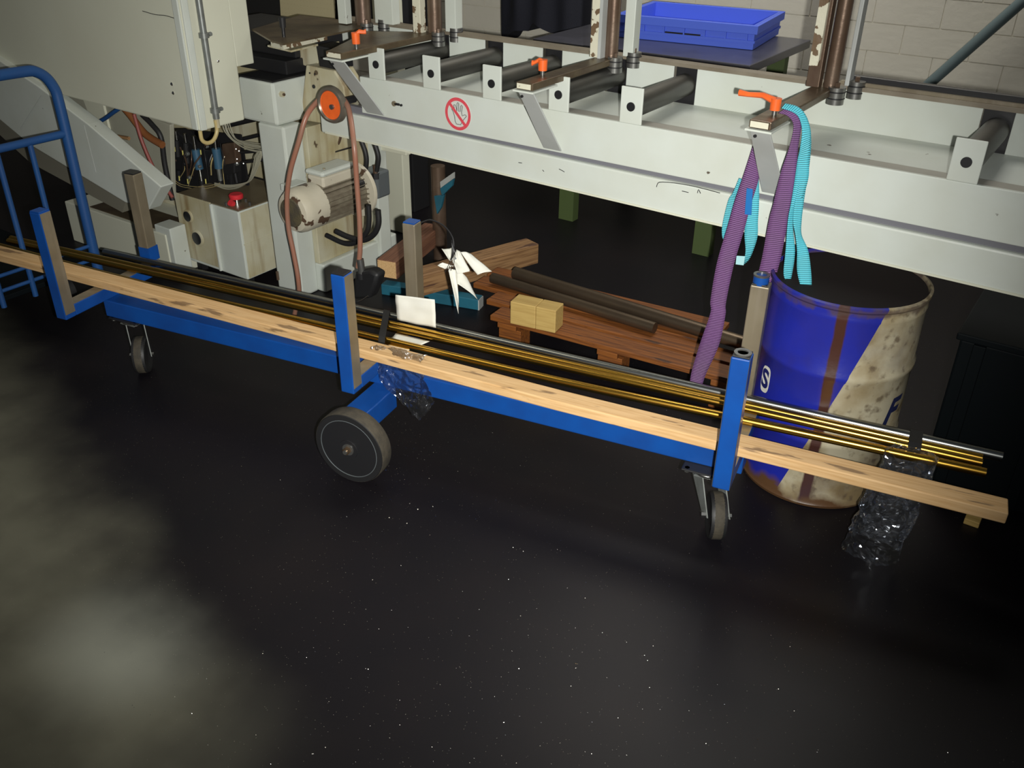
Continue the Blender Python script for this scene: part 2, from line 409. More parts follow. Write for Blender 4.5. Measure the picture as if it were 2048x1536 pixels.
# front beam, lower beam, ledge, pan, back rail
b = B(); xl = PY(725,157,YF).x
b.prism([PY(752,158,YF), (XR,YF,.897), (XR,YF,.772), PY(790,238,YF)+Vector((0,0,0))], (0,.012,0))
b.v[0] = Vector((-2.20,YF,.897)); b.v[3] = Vector((-2.20,YF,.778)); b.v[4] = Vector((-2.20,YF+.012,.897)); b.v[7] = Vector((-2.20,YF+.012,.778))
b.build('front_panel', m_white, cv, bevel=.002)
B().box(-2.20, XR, YF+.012, YF+.058, .885, .8966).build('ledge', mat('ledge_grime', (.33,.32,.28), .5, dirt=(.22,.21,.18), amt=.6, scale=7), cv)
# lower box beam, a little smaller gap at its left end
b = B(); zl0, zl1, zr0, zr1 = .680, .768, .640, .748
b.hexa([(-2.40,YF-.004,zl0),(XR,YF-.004,zr0),(XR,YF+.09,zr0),(-2.40,YF+.09,zl0),(-2.40,YF-.004,zl1),(XR,YF-.004,zr1),(XR,YF+.09,zr1),(-2.40,YF+.09,zl1)])
b.build('lower_beam', m_white, cv, bevel=.006)
B().prism([(-2.38,YF-.0045,.687),(XR,YF-.0045,.647),(XR,YF-.0045,.641),(-2.38,YF-.0045,.681)], (0,-.002,0)).build('beam_lip', m_cab, cv)
B().box(-2.3, XR, YF+.012, YF+.03, .74, .79).build('gap_strip', mat('gap_grey', (.14,.14,.16), .6), cv)
B().hexa([(-2.19,YF+.055,.868),(XR,YF+.055,.868),(XR,YB,.868),(-2.19,YB,.868),(-2.19,YF+.055,.878),(XR,YF+.055,.878),(XR,YB,.890),(-2.19,YB,.890)]).build('drip_pan', m_white, cv)
RX = [-2.123, -1.893, -1.659, -1.421, -1.185, -.316, .55]
xs = [-2.6] + [v for x in RX for v in (x-.040, x+.036)] + [XR]
for i in range(0, len(xs)-1, 2):
    B().box(xs[i], xs[i+1], YB, YB+.006, .885, .995).build('back_panel', m_white, cv, bevel=.0015)
B().box(-2.6, XR, YB-.002, YB+.04, .995, 1.006).build('back_ledge', mat('worn_ledge', (.24,.21,.16), .45, .2, dirt=(.12,.09,.06), amt=.7, scale=9), cv)
for x in RX: B().box(x-.04, x+.036, YB+.02, YB+.024, .885, .995).build('dark_recess', m_dark, cv)
B().box(-.72, XR, YB+.03, YB+.055, 1.0, 1.028).build('top_rail', m_dark, cv, bevel=.002)
B().box(-.73, XR, YB+.012, YB+.028, 1.006, 1.014).build('worn_rail_edge', m_bare, cv)
# legs standing on the floor at the far side
for x in (.9,):
    B().box(x, x+.08, YF+.35, YF+.42, 0, .885).build('leg', m_white, cv, bevel=.003)
# cross tubes behind the lower beam
lug = B().box(-.034, .034, 0, .007, -.047, .052).build('lug', m_white, cv, bevel=.002, local=True)
B().cyl((0,-.003,0), (0,.004,0), .0125, n=20).build('axle_end', m_dark, lug, smooth=True, local=True)
lug.location = (RX[0]+.6, 0, .944)
rl = B().cyl((0,.012,0), (0,.345,0), .033, n=32).build('roller', m_roller, cv, smooth=True, local=True)
rl.location = lug.location
for x in RX[1:]:
    dup(lug, (x+.6, 0, .944), cv); dup(rl, (x+.6, 0, .944), cv)
# prohibition sticker
st = PY(917, 228, YF); cc = Vector((-1.788, YF-.0015, .835)); rr = .0505
sg = B().cyl(cc+Vector((0,.001,0)), cc, rr, n=48).build('hazard_sticker', m_signwhite, cv, label='round white sticker with red ring, slash and hand outline')
b = B(); n = 48
for i in range(n):
    t = 2*math.pi*i/n
    for r in (rr, rr*.80): b.v.append(cc+Vector((math.cos(t)*r, -.0008, math.sin(t)*r)))
b.f = [(2*i, 2*((i+1)%n), 2*((i+1)%n)+1, 2*i+1) for i in range(n)]
b.build('red_ring', m_signred, sg)
hp = [(906.5,224),(903,217.5),(905,216.5),(908,221),(911,225),(908,213),(907,210),(910,209.5),(912,214),(914,222),(914,207),(915.5,205),(917.5,207),(917.5,223),(920.5,223),(921.5,212),(923,210.5),(924.8,213),(923,225),(924.5,232),(928,230),(931,230),(933,232.5),(928,238.5),(924,243.5),(921.5,249.5),(913,248),(910.5,243),(909,232)]
pts = [PY(x, y, YF-.0030) for x, y in hp]; pts.append(pts[0])
B().tube(pts, .0009, n=5, smooth=0).build('hand_outline', m_ink, sg)
a0 = Vector((math.cos(math.radians(135)),0,math.sin(math.radians(135))))*rr*.92
B().bar(cc+a0+Vector((0,-.0035,0)), cc-a0+Vector((0,-.0035,0)), .0095, .0006, up=(0,-1,0)).build('red_slash', m_signred, sg)
# latch drawn out of the front panel
p = PY(795,208,YF); lt = B().box(p.x-.011, p.x+.011, YF-.006, YF, p.z-.004, p.z+.004).build('panel_latch', m_dark, cv, bevel=.002)
B().cyl((p.x-.012,YF-.001,p.z),(p.x-.012,YF-.006,p.z),.0085,n=16).build('latch_knob', m_bare, lt, smooth=True)
B().cyl((p.x+.018,YF,p.z-.001),(p.x+.018,YF-.005,p.z-.001),.004,n=10).build('latch_screw', m_dark, lt)
for mk in ([(1313,374),(1316,366),(1325,364),(1350,366),(1390,373),(1440,386)], [(1037,325),(1044,326)], [(1118,338),(1124,341),(1129,344)], [(1364,382),(1377,385)], [(1395,386),(1397,379),(1401,387)], [(1085,340),(1088,343)]):
    B().tube([PY(x,y,YF-.0045) for x,y in mk], .0011, n=5, smooth=2).build('paint_scratch', m_dark, cv)
# --- guide arms: flat bar across, bracket, clamp lever, upright with vertical rollers
def arm(x0, w, lever_px, lever_dir, lever_m, bar_m, long=False, bx0=None, front=2.14):
    a = B().box(x0, x0+w, front, 2.62, .983, 1.003).build('guide_arm', bar_m, cv, bevel=.003)
    B().box(x0+.004, x0+w-.006, front-.0015, front+.001, .986, 1.000).build('painted_end', m_flake, a)
    B().box(x0-.006, x0+w+.006, front-.008, front+.12, .977, .982).build('bracket_plate', m_white, a, bevel=.001)
    if bx0 is not None:
        b = B(); th = .006
        p = [Vector((x0+.002,front+.006,.977)), Vector((x0+w-.002,front+.006,.977)), Vector((bx0+w+.008,YF-.003,.783)), Vector((bx0,YF-.003,.783))]
        b.prism(p, (0,.006,.0)); b.build('bracket', m_alu, a, bevel=.0015)
        B().cyl((x0+w*.35,front+.004,.965),(x0+w*.35,front-.0,.965),.004,n=8).build('bolt', m_dark, a)
    return a
def lever(a, base, h, tip, long=False):
    base = Vector(base); top = base+Vector((0,0,h)); tip = Vector(tip)
    l = B().cyl(base, base+Vector((0,0,h*.35)), .006, n=12).build('clamp_lever', m_bear, a, smooth=True)
    # lever is a sub-part of the arm; its handle is one orange moulding
    b = B(); b.cyl(base+Vector((0,0,h*.3)), top, .0125, .0135, n=20)
    d = (tip-top)
    pts = [top+Vector((0,0,-.008)), top+d*.35+Vector((0,0,.002)), top+d*.75+Vector((0,0,-.001)), tip]
    k = len(pts); w = [.011, .008, .0075, .007]; hgt = [.010, .007, .006, .008]
    sd = d.cross(Vector((0,0,1))).normalized(); vs = []
    for p_, ww, hh in zip(pts, w, hgt):
        for ang in range(8):
            t = 2*math.pi*ang/8+.39; vs.append(p_+sd*ww*math.cos(t)+Vector((0,0,1))*hh*math.sin(t))
    fs = [(i*8+j, i*8+(j+1)%8, (i+1)*8+(j+1)%8, (i+1)*8+j) for i in range(k-1) for j in range(8)]+[tuple(range(7,-1,-1)), tuple((k-1)*8+j for j in range(8))]
    b.add(vs, fs)
    h_ = b.build('lever_handle', m_orange, a, smooth=True, label='orange clamping lever handle')
    return l
a3 = arm(-.785, .055, 0, 0, 0, m_brown, bx0=-.782)
a2 = arm(-1.461, .055, 0, 0, 0, m_brown, bx0=-1.466)
a1 = arm(-2.185, .070, 0, 0, 0, m_brown, bx0=-2.176)
p = PZ(1548,230,1.003); lever(a3, p, .040, p+Vector((-.094,-.004,.041)))
p = PZ(1085,150,1.003); lever(a2, p, .042, PY(1064,126,p.y-.01))
p = PZ(713,97,1.003); lever(a1, p, .048, PY(732,63,p.y+.02))
# extra wide plate beside the first arm (left)
B().prism([PZ(655,102,1.0), PZ(735,62,1.0), PZ(838,64,1.0), PZ(700,92,1.0)], (0,0,-.016)).build('side_plate', m_brown, cv)
# uprights
def upright(base, m1, w1, rx, ry, wr, wx, ww, mr=m_rust, wheels=True, top=1.75, m3=m_white, name='upright'):
    u = B().box(base[0], base[0]+w1, base[1], base[1]+.03, 1.003, top).build('upright', m1, cv, bevel=.002)
    B().cyl((rx, ry, 1.0), (rx, ry, top), wr, n=28).build('vertical_roller', mr, u, smooth=True)
    B().box(wx, wx+ww, ry+.02, ry+.06, 1.006, top).build('guard_strip', m3, u, bevel=.002)
    if wheels:
        for dx, dy, dz in ((wr*.9, -.012, -.006), (wr*.9+.034, .045, .004)):
            c = Vector((rx+dx+.006, ry+dy-.006, .970+dz))
            w_ = B().cyl(c, c+Vector((0,0,.045)), .023, n=24).build('guide_bearing', m_bear, u, smooth=True)
            for zz in (.014, .031): w2 = B().lathe(c+Vector((0,0,zz)), (0,0,1), [(.0228,0),(.0242,.001),(.0242,.003),(.0228,.004)], n=24, closed=True).build('groove_ring', m_dark, w_.parent, smooth=True)
            B().cyl(c+Vector((0,0,.045)), c+Vector((0,0,.056)), .007, n=6).build('nut', m_rust, w_.parent)
    return u
upright((-1.478, 2.565), m_flake, .030, -1.424, 2.605, .021, -1.395, .034)
B().box(-1.4475, -1.437, 2.56, 2.60, 1.0, 1.75).build('grey_angle', m_alu, cv)
upright((-2.185, 2.565), m_flake, .034, -2.128, 2.615, .025, -2.098, .045)
upright((-2.52, 2.545), m_white, .040, -2.448, 2.60, .028, -2.41, .085)
upright((-.800, 2.575), m_rust, .036, -.742, 2.61, .020, -.712, .012, m3=m_alu)
B().box(-.796, -.772, 2.562, 2.575, 1.06, 1.75).build('flaked_strip', m_flake, cv)

# ================================================================== SAW MACHINE
sm = thing('sawing_machine', 'large cream-white sawing machine body with cabinet, column and head left of the conveyor', 'machine', (-2.65, 2.28, 0))
CX = -2.684; CY = 2.0
# tall cabinet
B().hexa([(-5.2,CY,.735),(CX,CY,.700),(CX,2.20,.700),(-5.2,2.20,.735),(-5.2,CY,1.9),(CX,CY,1.9),(CX,2.20,1.9),(-5.2,2.20,1.9)]).build('cabinet', m_cab, sm, bevel=.006)
B().box(CX-.3, CX, 2.195, 2.275, .885, 1.9).build('cabinet_back', m_cab, sm, bevel=.004)
B().box(CX-.034, CX-.004, CY-.007, CY, .704, 1.9).build('corner_strip', m_white, sm, bevel=.003)
B().box(CX-.001, CX+.006, CY+.002, CY+.028, .702, 1.9).build('corner_trim', m_white, sm, bevel=.002)
for q in ((344,168),(347,186)):
    p = PY(*q, CY); B().lathe(p, (0,-1,0), [(.006,0),(.006,.002),(.003,.005),(0,.0055)], n=14).build('dome_screw', m_chrome, sm, smooth=True)
p = PX(436,122,CX); B().lathe(p, (1,0,0), [(.005,0),(.005,.002),(.003,.004),(0,.0045)], n=14).build('dome_screw', m_chrome, sm, smooth=True)
B().tube([PY(285,22,CY-.0008),PY(310,29,CY-.0008),PY(330,31,CY-.0008),PY(351,37,CY-.0008)], .0012, n=5).build('paint_scratch', m_dark, sm)
# conduit on the side face
pc = PX(428,205,CX+.02); pt = (CX+.02, pc.y, 1.9)
cd = B().cyl((CX+.02,pc.y,.735), pt, .0115, n=20).build('conduit', m_galv, sm, smooth=True)
for q in ((407,72),(430,222)):
    z = PX(*q, CX+.02).z
    B().cyl((CX+.02,pc.y,z-.006),(CX+.02,pc.y,z+.010),.017,n=20).build('pipe_clamp', m_galv, cd, smooth=True)
    B().cyl((CX+.012,pc.y+.024,z),(CX+.026,pc.y+.024,z+.004),.007,n=10).build('clamp_screw', m_galv, cd)
B().cyl((CX+.02,pc.y,.705),(CX+.02,pc.y,.735),.009,n=16).build('conduit_end', m_white2, cd, smooth=True)
q = [(431,240),(434,262),(427,280),(415,286),(404,280),(400,262)]
B().tube([PX(x,y,CX+.02) for x,y in q], .007, n=12).build('drain_hose', m_clear, sm, smooth=True)
# head box and column
HX0, HX1, HY0, HY1 = -2.775, -2.592, 2.265, 2.56
B().box(HX0, HX1, HY0, HY1, .677, .830).build('head_box', m_white, sm, bevel=.010)
B().box(HX0+.002, HX1-.002, HY0+.003, HY1, .830, .836).build('oily_deck', m_dark, sm)
B().box(HX0-.1, HX1-.03, HY0+.10, HY1+.1, .836, .885).build('slide_block', m_dark, sm, bevel=.004)
B().box(HX0-.4, HX1-.04, HY0+.16, HY1+.2, .885, .955).build('dark_vise_body', m_dark, sm, bevel=.004)
p = PX(562,188,HX1); s_ = B().cyl(p, p+Vector((.012,0,0)), .011, n=6).build('hex_bolt', m_white2, sm)
B().cyl(p+Vector((.012,0,0)), p+Vector((.018,0,0)), .005, n=10).build('bolt_tip', m_rust, s_)
B().box(-2.702, -2.566, 2.268, 2.362, 0, .677).build('column', m_white, sm, bevel=.009)
B().cyl((-2.69,2.262,.05),(-2.69,2.262,.085),.006,n=10).build('foot_bolt', m_rust, sm)
# body panel in the back and rear column, base beam
B().box(-4.3, -2.72, 2.60, 2.66, .30, .84).build('body_panel', m_white2, sm, bevel=.004)
B().prism([PY(60,150,2.15),PY(340,250,2.15),PY(345,400,2.15),PY(300,400,2.15),PY(60,215,2.15)], (0,.02,0)).build('grey_side_panel', mat('grey_panel', (.36,.36,.29), .6, dirt=(.25,.24,.19), amt=.6, scale=4), sm, bevel=.003)
B().prism([PY(165,196,2.14),PY(205,207,2.14),PY(225,290,2.14),PY(190,262,2.14)], (0,.01,0)).build('panel_plate', m_cab, sm)
B().box(-2.66, -2.545, 2.36, 2.69, .12, .66).build('stained_side_panel', m_white2, sm, bevel=.003)
B().box(-2.64, -2.525, 2.36, 2.80, 0, .12).build('base_beam', m_white, sm, bevel=.006)
B().box(-2.62, -2.51, 2.68, 2.75, 0, .66).build('rear_column', m_white, sm, bevel=.006)
B().box(-2.56, -2.38, 2.72, 2.75, .50, .60).build('rear_plate', m_cab, sm, bevel=.003)
# dark slots and bars in the body panel
for q0, q1, r in (((450,252),(520,236),.010), ((470,282),(520,270),.007)):
    B().tube([PY(*q0,2.45), PY(*q1,2.45)], r, n=10, smooth=0).build('black_bar', m_dark, sm, smooth=True)
# white block with holes between head and conveyor
b = B(); Yp = 2.40
b.prism([PY(612,130,Yp),PY(668,142,Yp),PY(688,176,Yp),PY(690,200,Yp),PY(664,250,Yp),PY(600,240,Yp)], (0,.10,0)); vb = b.build('vise_block', m_white2, sm, bevel=.004)
for q in ((628,173),(620,146),(630,148)):
    B().cyl(PY(*q,Yp)+Vector((0,.001,0)), PY(*q,Yp)-Vector((0,.003,0)), .007 if q[0]==628 else .003, n=12).build('hole_plug', m_dark, vb)
B().prism([PY(590,100,2.45),PY(640,90,2.45),PY(640,120,2.45),PY(628,138,2.45),PY(590,125,2.45)], (0,.1,0)).build('vise_jaw', m_white2, sm, bevel=.003)
B().prism([PY(632,90,2.42),PY(668,98,2.42),PY(672,140,2.42),PY(640,140,2.42)], (0,.09,0)).build('jaw_insert', m_dark, sm, bevel=.002)
# slide rail (dark) under the first arm
B().bar(PY(690,202,2.42), PY(735,195,2.55), .03, .02).build('slide_rail', m_dark, sm)
# vise table plate with cream edge
z = 1.0
b = B(); b.prism([PZ(541,80,z),PZ(566,87,z),PZ(720,56,z),PZ(740,46,z),PZ(600,30,z),PZ(504,58,z)], (0,0,-.006)); tp = b.build('vise_table', m_brown, sm)
B().prism([PZ(541,82,z-.007),PZ(566,89,z-.007),PZ(654,70,z-.007),PZ(640,60,z-.007),PZ(560,70,z-.007)], (0,0,-.016)).build('table_edge', m_flake, tp)
B().prism([PZ(535,90,z-.03),PZ(582,101,z-.03),PZ(636,88,z-.03),PZ(600,78,z-.03)], (0,0,-.006)).build('lower_plate', m_white2, sm)
p = PZ(568,74,z); bl = B().cyl(p, p+Vector((0,0,.035)), .006, n=12).build('black_lever', m_dark, tp, smooth=True)
B().cyl(p+Vector((0,0,.03)), p+Vector((0,0,.062)), .010, .012, n=16).build('black_knob', m_black, tp, smooth=True)
# perforated guard and dark housing behind
Yg = 3.1
B().prism([PY(556,-60,Yg),PY(666,-60,Yg),PY(668,56,Yg),PY(562,40,Yg)], (0,.01,0)).build('perforated_guard', m_guard, sm)
B().prism([PY(470,-60,Yg+.05),PY(800,-60,Yg+.05),PY(800,80,Yg+.05),PY(470,60,Yg+.05)], (0,.25,0)).build('dark_housing', m_dark, sm)
# chip chute (separate unit)
Yc = 1.97
ch = thing('chip_chute', 'pale grey inclined chute sloping down from upper left behind the blue cart', 'chute', tuple(PY(270,430,Yc)))
b = B(); b.prism([PY(-160,25,Yc),PY(0,122,Yc),PY(75,172,Yc),PY(175,248,Yc),PY(322,374,Yc),PY(296,420,Yc),PY(250,405,Yc),PY(60,290,Yc),PY(0,240,Yc),PY(-160,140,Yc)], (0,.06,0)); b.build('chute_body', m_white, ch, bevel=.004)
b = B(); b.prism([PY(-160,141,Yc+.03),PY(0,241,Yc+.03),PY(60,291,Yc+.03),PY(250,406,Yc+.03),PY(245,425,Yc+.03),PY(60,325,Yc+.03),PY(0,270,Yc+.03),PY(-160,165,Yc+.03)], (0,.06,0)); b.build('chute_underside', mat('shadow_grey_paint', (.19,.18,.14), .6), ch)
for q0, q1 in (((83,190),(40,258)), ((168,250),(192,345))):
    B().tube([PY(*q0,Yc-.001), PY(*q1,Yc-.001)], .0007, n=5, smooth=0).build('seam', m_alu, ch)
# white open tank that the chute drops into
Yt = 2.10
tk = thing('swarf_tank', 'low cream-white steel tank on the floor below the chute, oily opening on top', 'tank', (-3.6, Yt, 0))
b = B(); x0 = PY(128,400,Yt).x; x1 = PY(330,470,Yt).x
b.box(x0, x1, Yt, Yt+.30, 0, .185); b.build('tank_body', m_cab, tk, bevel=.004)
B().box(x0+.16, x1+.0, Yt+.02, Yt+.16, .183, .188).build('oily_opening', m_brown, tk)
B().box(x0+.10, x1-.04, Yt+.25, Yt+.30, .185, .215).build('rim', m_white2, tk, bevel=.003)
B().box(x1-.07, x1+.030, Yt+.005, Yt+.082, .0, .215).build('end_box', m_white, tk, bevel=.004)
# hanging things between cabinet and chute: blue hose, brown cable, orange conduit, red hose
def loose(name, pts, r, m_, label, cat, Y):
    o = B().tube([PY(x,y,Y) for x,y in pts], r, n=10).build(name, m_, None, smooth=True); return tag(o, label, cat)
loose('blue_hose', [(182,249),(205,240),(228,224),(246,212)], .008, m_blue2, 'short blue hose between the chute and the cabinet underside', 'hose', 2.10)
loose('brown_cable', [(70,172),(110,195),(145,222),(178,250),(215,268),(258,277)], .007, m_oldwood, 'brown flat cable drooping along the top edge of the chute', 'cable', 2.05)
loose('orange_conduit', [(245,212),(262,232),(285,262),(300,275),(325,290)], .014, m_grating, 'dim orange ribbed conduit hanging below the cabinet', 'conduit', 2.10)
loose('red_hose', [(268,228),(285,285),(312,345),(345,395)], .007, mat('dull_red_rubber', (.24,.06,.05), .5), 'thin dull red hose running down to the hydraulic tank', 'hose', 2.08)
loose('black_hose', [(285,230),(305,250),(322,275),(330,330),(345,400)], .010, m_black, 'black hose hanging left of the valve bank', 'hose', 2.12)

# ================================================================== HYDRAULIC TANK + VALVE BANK
ty = 2.195
ht = thing('hydraulic_tank', 'cream-white square oil tank with two round black covers and red filler cap', 'tank', (-3.0, ty, 0))
HB = (-3.165, -2.794, ty, ty+.32, .045, .33)
B().box(*HB).build('tank_body', m_white, ht, bevel=.004)
B().box(HB[0]+.004, HB[1]-.004, HB[2]+.006, HB[3], .330, .334).build('oily_lid', mat('oily_lid', (.13,.10,.06), .35, dirt=(.22,.19,.12), amt=.6, scale=9), ht)
xa = PY(432,470,ty).x
fp = B().box(HB[0]-.006, xa, ty-.006, ty, .06, .338).build('front_plate', m_white2, ht, bevel=.002)
for q, r in (((377,432),.021), ((396,476),.026)):
    c = PY(*q, ty-.006)
    B().lathe(c, (0,-1,0), [(r*1.35,0),(r*1.35,.002),(r*1.05,.006)], n=28).build('cover_flange', m_white2, fp, smooth=True)
    B().lathe(c, (0,-1,0), [(r,.003),(r,.009),(r*.8,.011),(0,.011)], n=28).build('round_cover', m_dark, fp, smooth=True)
B().box(xa, xa+.010, ty-.012, ty, .05, .334).build('corner_rib', m_white, ht, bevel=.002)
B().box(HB[1]-.001, HB[1]+.003, ty+.006, HB[3], .192, .196).build('side_seam', m_white2, ht)
B().box(HB[1]-.0005, HB[1]+.0015, ty+.01, HB[3], .05, .325).build('stained_side', m_white2, ht)
for x in (HB[0]+.03, HB[1]-.05):
    for y in (ty+.02, ty+.27): B().box(x, x+.03, y, y+.03, 0, .05).build('foot', m_dark, ht)
c = PZ(474,405,.334)
cp = B().cyl(c, c+Vector((0,0,.018)), .018, n=24).build('filler_neck', m_chrome, ht, smooth=True)
B().lathe(c+Vector((0,0,.018)), (0,0,1), [(.026,0),(.028,.003),(.028,.014),(.024,.018),(0,.018)], n=28).build('filler_cap', m_red, ht, smooth=True, label='round red filler cap')
B().cyl(c+Vector((.012,-.03,.004)), c+Vector((.012,-.042,.014)), .013, n=20).build('red_plug', m_red, ht, smooth=True)
for q in ((453,412),(492,404),(500,411)):
    c = PZ(*q,.334); B().cyl(c, c+Vector((0,0,.014)), .005, n=8).build('stud', m_bear, ht)
Yv = 2.36
vbk = thing('valve_bank', 'oily black valve bank with blue coils, bright ends and yellow plugs below the cabinet', 'valves', tuple(PY(395,385,Yv)))
b = B(); b.prism([PY(322,262,Yv),PY(350,262,Yv),PY(400,300,Yv),PY(462,300,Yv),PY(462,372,Yv),PY(345,385,Yv),PY(325,340,Yv)], (0,.06,0)); b.build('manifold', m_dark, vbk, bevel=.004)
B().prism([PY(322,255,Yv+.07),PY(480,270,Yv+.07),PY(500,400,Yv+.07),PY(335,400,Yv+.07)], (0,.01,0)).build('back_plate', m_dark, vbk)
def vcyl(q0, q1, r, m_, nm, dy=-.018): B().cyl(PY(*q0,Yv+dy), PY(*q1,Yv+dy), r, n=18).build(nm, m_, vbk, smooth=True)
vcyl((351,262),(354,280),.0065,m_chrome,'chrome_end'); vcyl((353,280),(356,312),.013,m_black,'coil'); vcyl((357,340),(359,372),.010,m_dark,'coil')
vcyl((369,267),(372,285),.0065,m_chrome,'chrome_end'); vcyl((371,285),(375,325),.013,m_black,'coil'); vcyl((375,335),(378,375),.011,m_dark,'coil')
vcyl((387,272),(391,300),.0075,m_chrome,'chrome_end'); vcyl((391,299),(399,338),.017,m_coil,'coil'); vcyl((399,336),(403,361),.0075,m_chrome,'chrome_end'); vcyl((403,361),(404,368),.012,m_dark,'end_cap')
vcyl((430,278),(432,298),.0075,m_chrome,'chrome_end'); vcyl((432,297),(438,336),.018,m_coil,'coil'); vcyl((437,335),(441,361),.009,m_galv,'chrome_end'); vcyl((440,360),(441,370),.013,m_dark,'end_cap')
for q in ((329,288),(349,294),(365,301),(401,300),(341,346),(358,352),(375,358),(411,358)):
    vcyl(q, (q[0]+1,q[1]+9), .0026, m_yel, 'yellow_plug', -.035)
B().prism([PY(455,285,Yv),PY(480,282,Yv),PY(484,325,Yv),PY(458,332,Yv)], (0,-.03,0)).build('brown_valve', m_rust, vbk, bevel=.003)
B().prism([PY(458,326,Yv),PY(484,322,Yv),PY(484,343,Yv),PY(462,345,Yv)], (0,-.04,0)).build('black_fitting', m_black, vbk, bevel=.005)
for q in ((472,298),(478,302),(474,318),(474,326),(487,327)):
    B().cyl(PY(*q,Yv-.04), PY(*q,Yv-.048), .0030, n=8).build('stud', m_bear, vbk, bevel=.0008)
for q0, q1, r in (((482,305),(522,302),.006), ((482,325),(525,320),.006), ((470,345),(474,365),.008)):
    B().tube([PY(*q0,Yv-.02), PY(*q1,Yv-.02)], r, n=10, smooth=0).build('pipe', m_dark, vbk, smooth=True)
random.seed(5)
for i in range(16):
    x_ = 330+i*8+random.uniform(-3,3); y_ = random.uniform(285,330); x2 = x_+random.uniform(-16,16)
    B().tube([PY(x_,y_,Yv-.022), PY((x_+x2)/2+random.uniform(-6,6),(y_+352)/2,Yv-.04), PY(x2,random.uniform(345,378),Yv-.025)], random.uniform(.0015,.0035), n=6).build('pipe', random.choice([m_dark,m_rust,m_black,m_clear]), vbk, smooth=True)
for i in range(14):
    q = (random.uniform(326,480), random.uniform(290,372)); c = PY(*q,Yv-.02)
    B().cyl(c, c+Vector((0,-.012,0)), random.uniform(.005,.009), n=6).build('fitting', random.choice([m_dark,m_rust,m_galv]), vbk, bevel=.001)
cb = thing('cable_bundle', 'bundle of thin grey-yellow cables looping behind the valve bank to the column', 'cables', tuple(PY(520,300,2.33)))
for i in range(7):
    j = i*2.6; k = lambda: random.uniform(-1.2,1.2)
    B().tube([PY(x+k(), y+k(), 2.31+i*.004) for x, y in ((443+j*.8,235),(450+j*.8,262),(466+j*.5,282-j*.2),(492,298-j),(524,306-j*1.1))], .0019, n=6).build('cable', m_cable, cb, smooth=True)
for i in range(9):
    j = i*2.2; k = lambda: random.uniform(-1,1)
    B().tube([PY(x+k(), y+k(), 2.29+i*.004) for x, y in ((430,366+j*.25),(452,370+j*.5),(478,375+j*.35-6),(502-j*.3,360+j*.1),(515-j*.6,338),(524-j*.8,312),(522-j*.2,302))], .0019, n=6).build('cable', m_cable, cb, smooth=True)
for i in range(2):
    B().tube([PY(x, y+i*4, 2.30) for x, y in ((340,345),(355,365),(378,372),(410,373),(440,366))], .0012, n=6).build('thin_wire', m_clear, cb, smooth=True)

# ================================================================== MOTOR + PUMP
MX, MZ = -2.455, PX(583,430,-2.455).z
f0 = PX(583,430,MX).y; f1 = PX(716,372,MX).y
MZ = (PX(583,430,MX).z + PX(716,372,MX).z)/2
mo = thing('electric_motor', 'chipped cream electric motor with ribbed body mounted beside the white column', 'motor', (MX, (f0+f1)/2, MZ-.08))
R = .083
fc = B().lathe((MX,f0,MZ), (0,1,0), [(0,.004),(R*.60,.004),(R*.62,0),(R*.86,.006),(R*.97,.022),(R,.04),(R,.115),(R*.97,.115)], n=48).build('fan_cover', m_motor, mo, smooth=True)
B().lathe((MX,f0,MZ), (0,-1,0), [(R*.66,-.003),(R*.62,.004),(R*.2,.006),(0,.006)], n=40).build('fan_grille', m_grille, mo, smooth=True)
yb0, yb1 = f0+.112, f1-.02
B().cyl((MX,yb0,MZ),(MX,yb1,MZ),R*.86,n=40).build('motor_body', m_fin, mo, smooth=True)
fin = B().box(-.0018,.0018,yb0,yb1-.004,R*.84,R*1.0)
for i in range(26):
    a = 2*math.pi*i/26
    if 60 < math.degrees(a) < 118: continue
    bb = B(); Rm = Matrix.Rotation(a-math.pi/2, 4, 'Y')
    Rm = Matrix.Rotation(math.pi/2-a, 4, 'Y')
    bb.add([Rm @ v + Vector((MX,0,MZ)) for v in fin.v], fin.f); bb.build('cooling_fin', m_fin, mo)
tb = B().box(MX-.048, MX+.035, yb0+.025, yb1-.03, MZ+R*.7, MZ+R*1.22).build('terminal_box', m_motor, mo, bevel=.008)
B().box(MX-.054, MX+.040, yb0+.02, yb1-.025, MZ+R*1.22, MZ+R*1.46).build('terminal_lid', m_white, mo, bevel=.010)
c = Vector((MX+.02, yb0+.05, MZ+R*1.5)); B().cyl(c, c+Vector((0,0,.004)), .006, n=6).build('lid_screw', m_chrome, tb)
for sx in (-1, 1):
    c = Vector((MX+sx*.058, yb1-.03, MZ+sx*.05-.01)); B().cyl(c-Vector((0,.014,0)), c+Vector((0,.014,0)), .016, n=12).build('cable_gland', m_dark, mo, smooth=True)
B().lathe((MX,yb1-.006,MZ), (0,1,0), [(R*.9,0),(R*1.28,.002),(R*1.30,.005),(R*1.30,.017),(R*1.26,.02),(0,.02)], n=48).build('flange', m_motor, mo, smooth=True)
B().box(-2.566, MX-.05, f0+.06, f0+.14, MZ+R*.55, MZ+R*.85).build('mounting_plate', m_white, mo, bevel=.003)
B().cyl((MX,yb1+.014,MZ),(MX,yb1+.07,MZ),.045,n=32).build('pump_adapter', m_pump, mo, smooth=True)
pm = thing('hydraulic_pump', 'grey-black pump block with two upright brass-brown fittings behind the motor', 'pump', (MX+.02, yb1+.10, MZ-.05))
B().box(MX-.035, MX+.055, yb1+.070, yb1+.145, MZ-.05, MZ+.055).build('pump_body', m_pump, pm, bevel=.008)
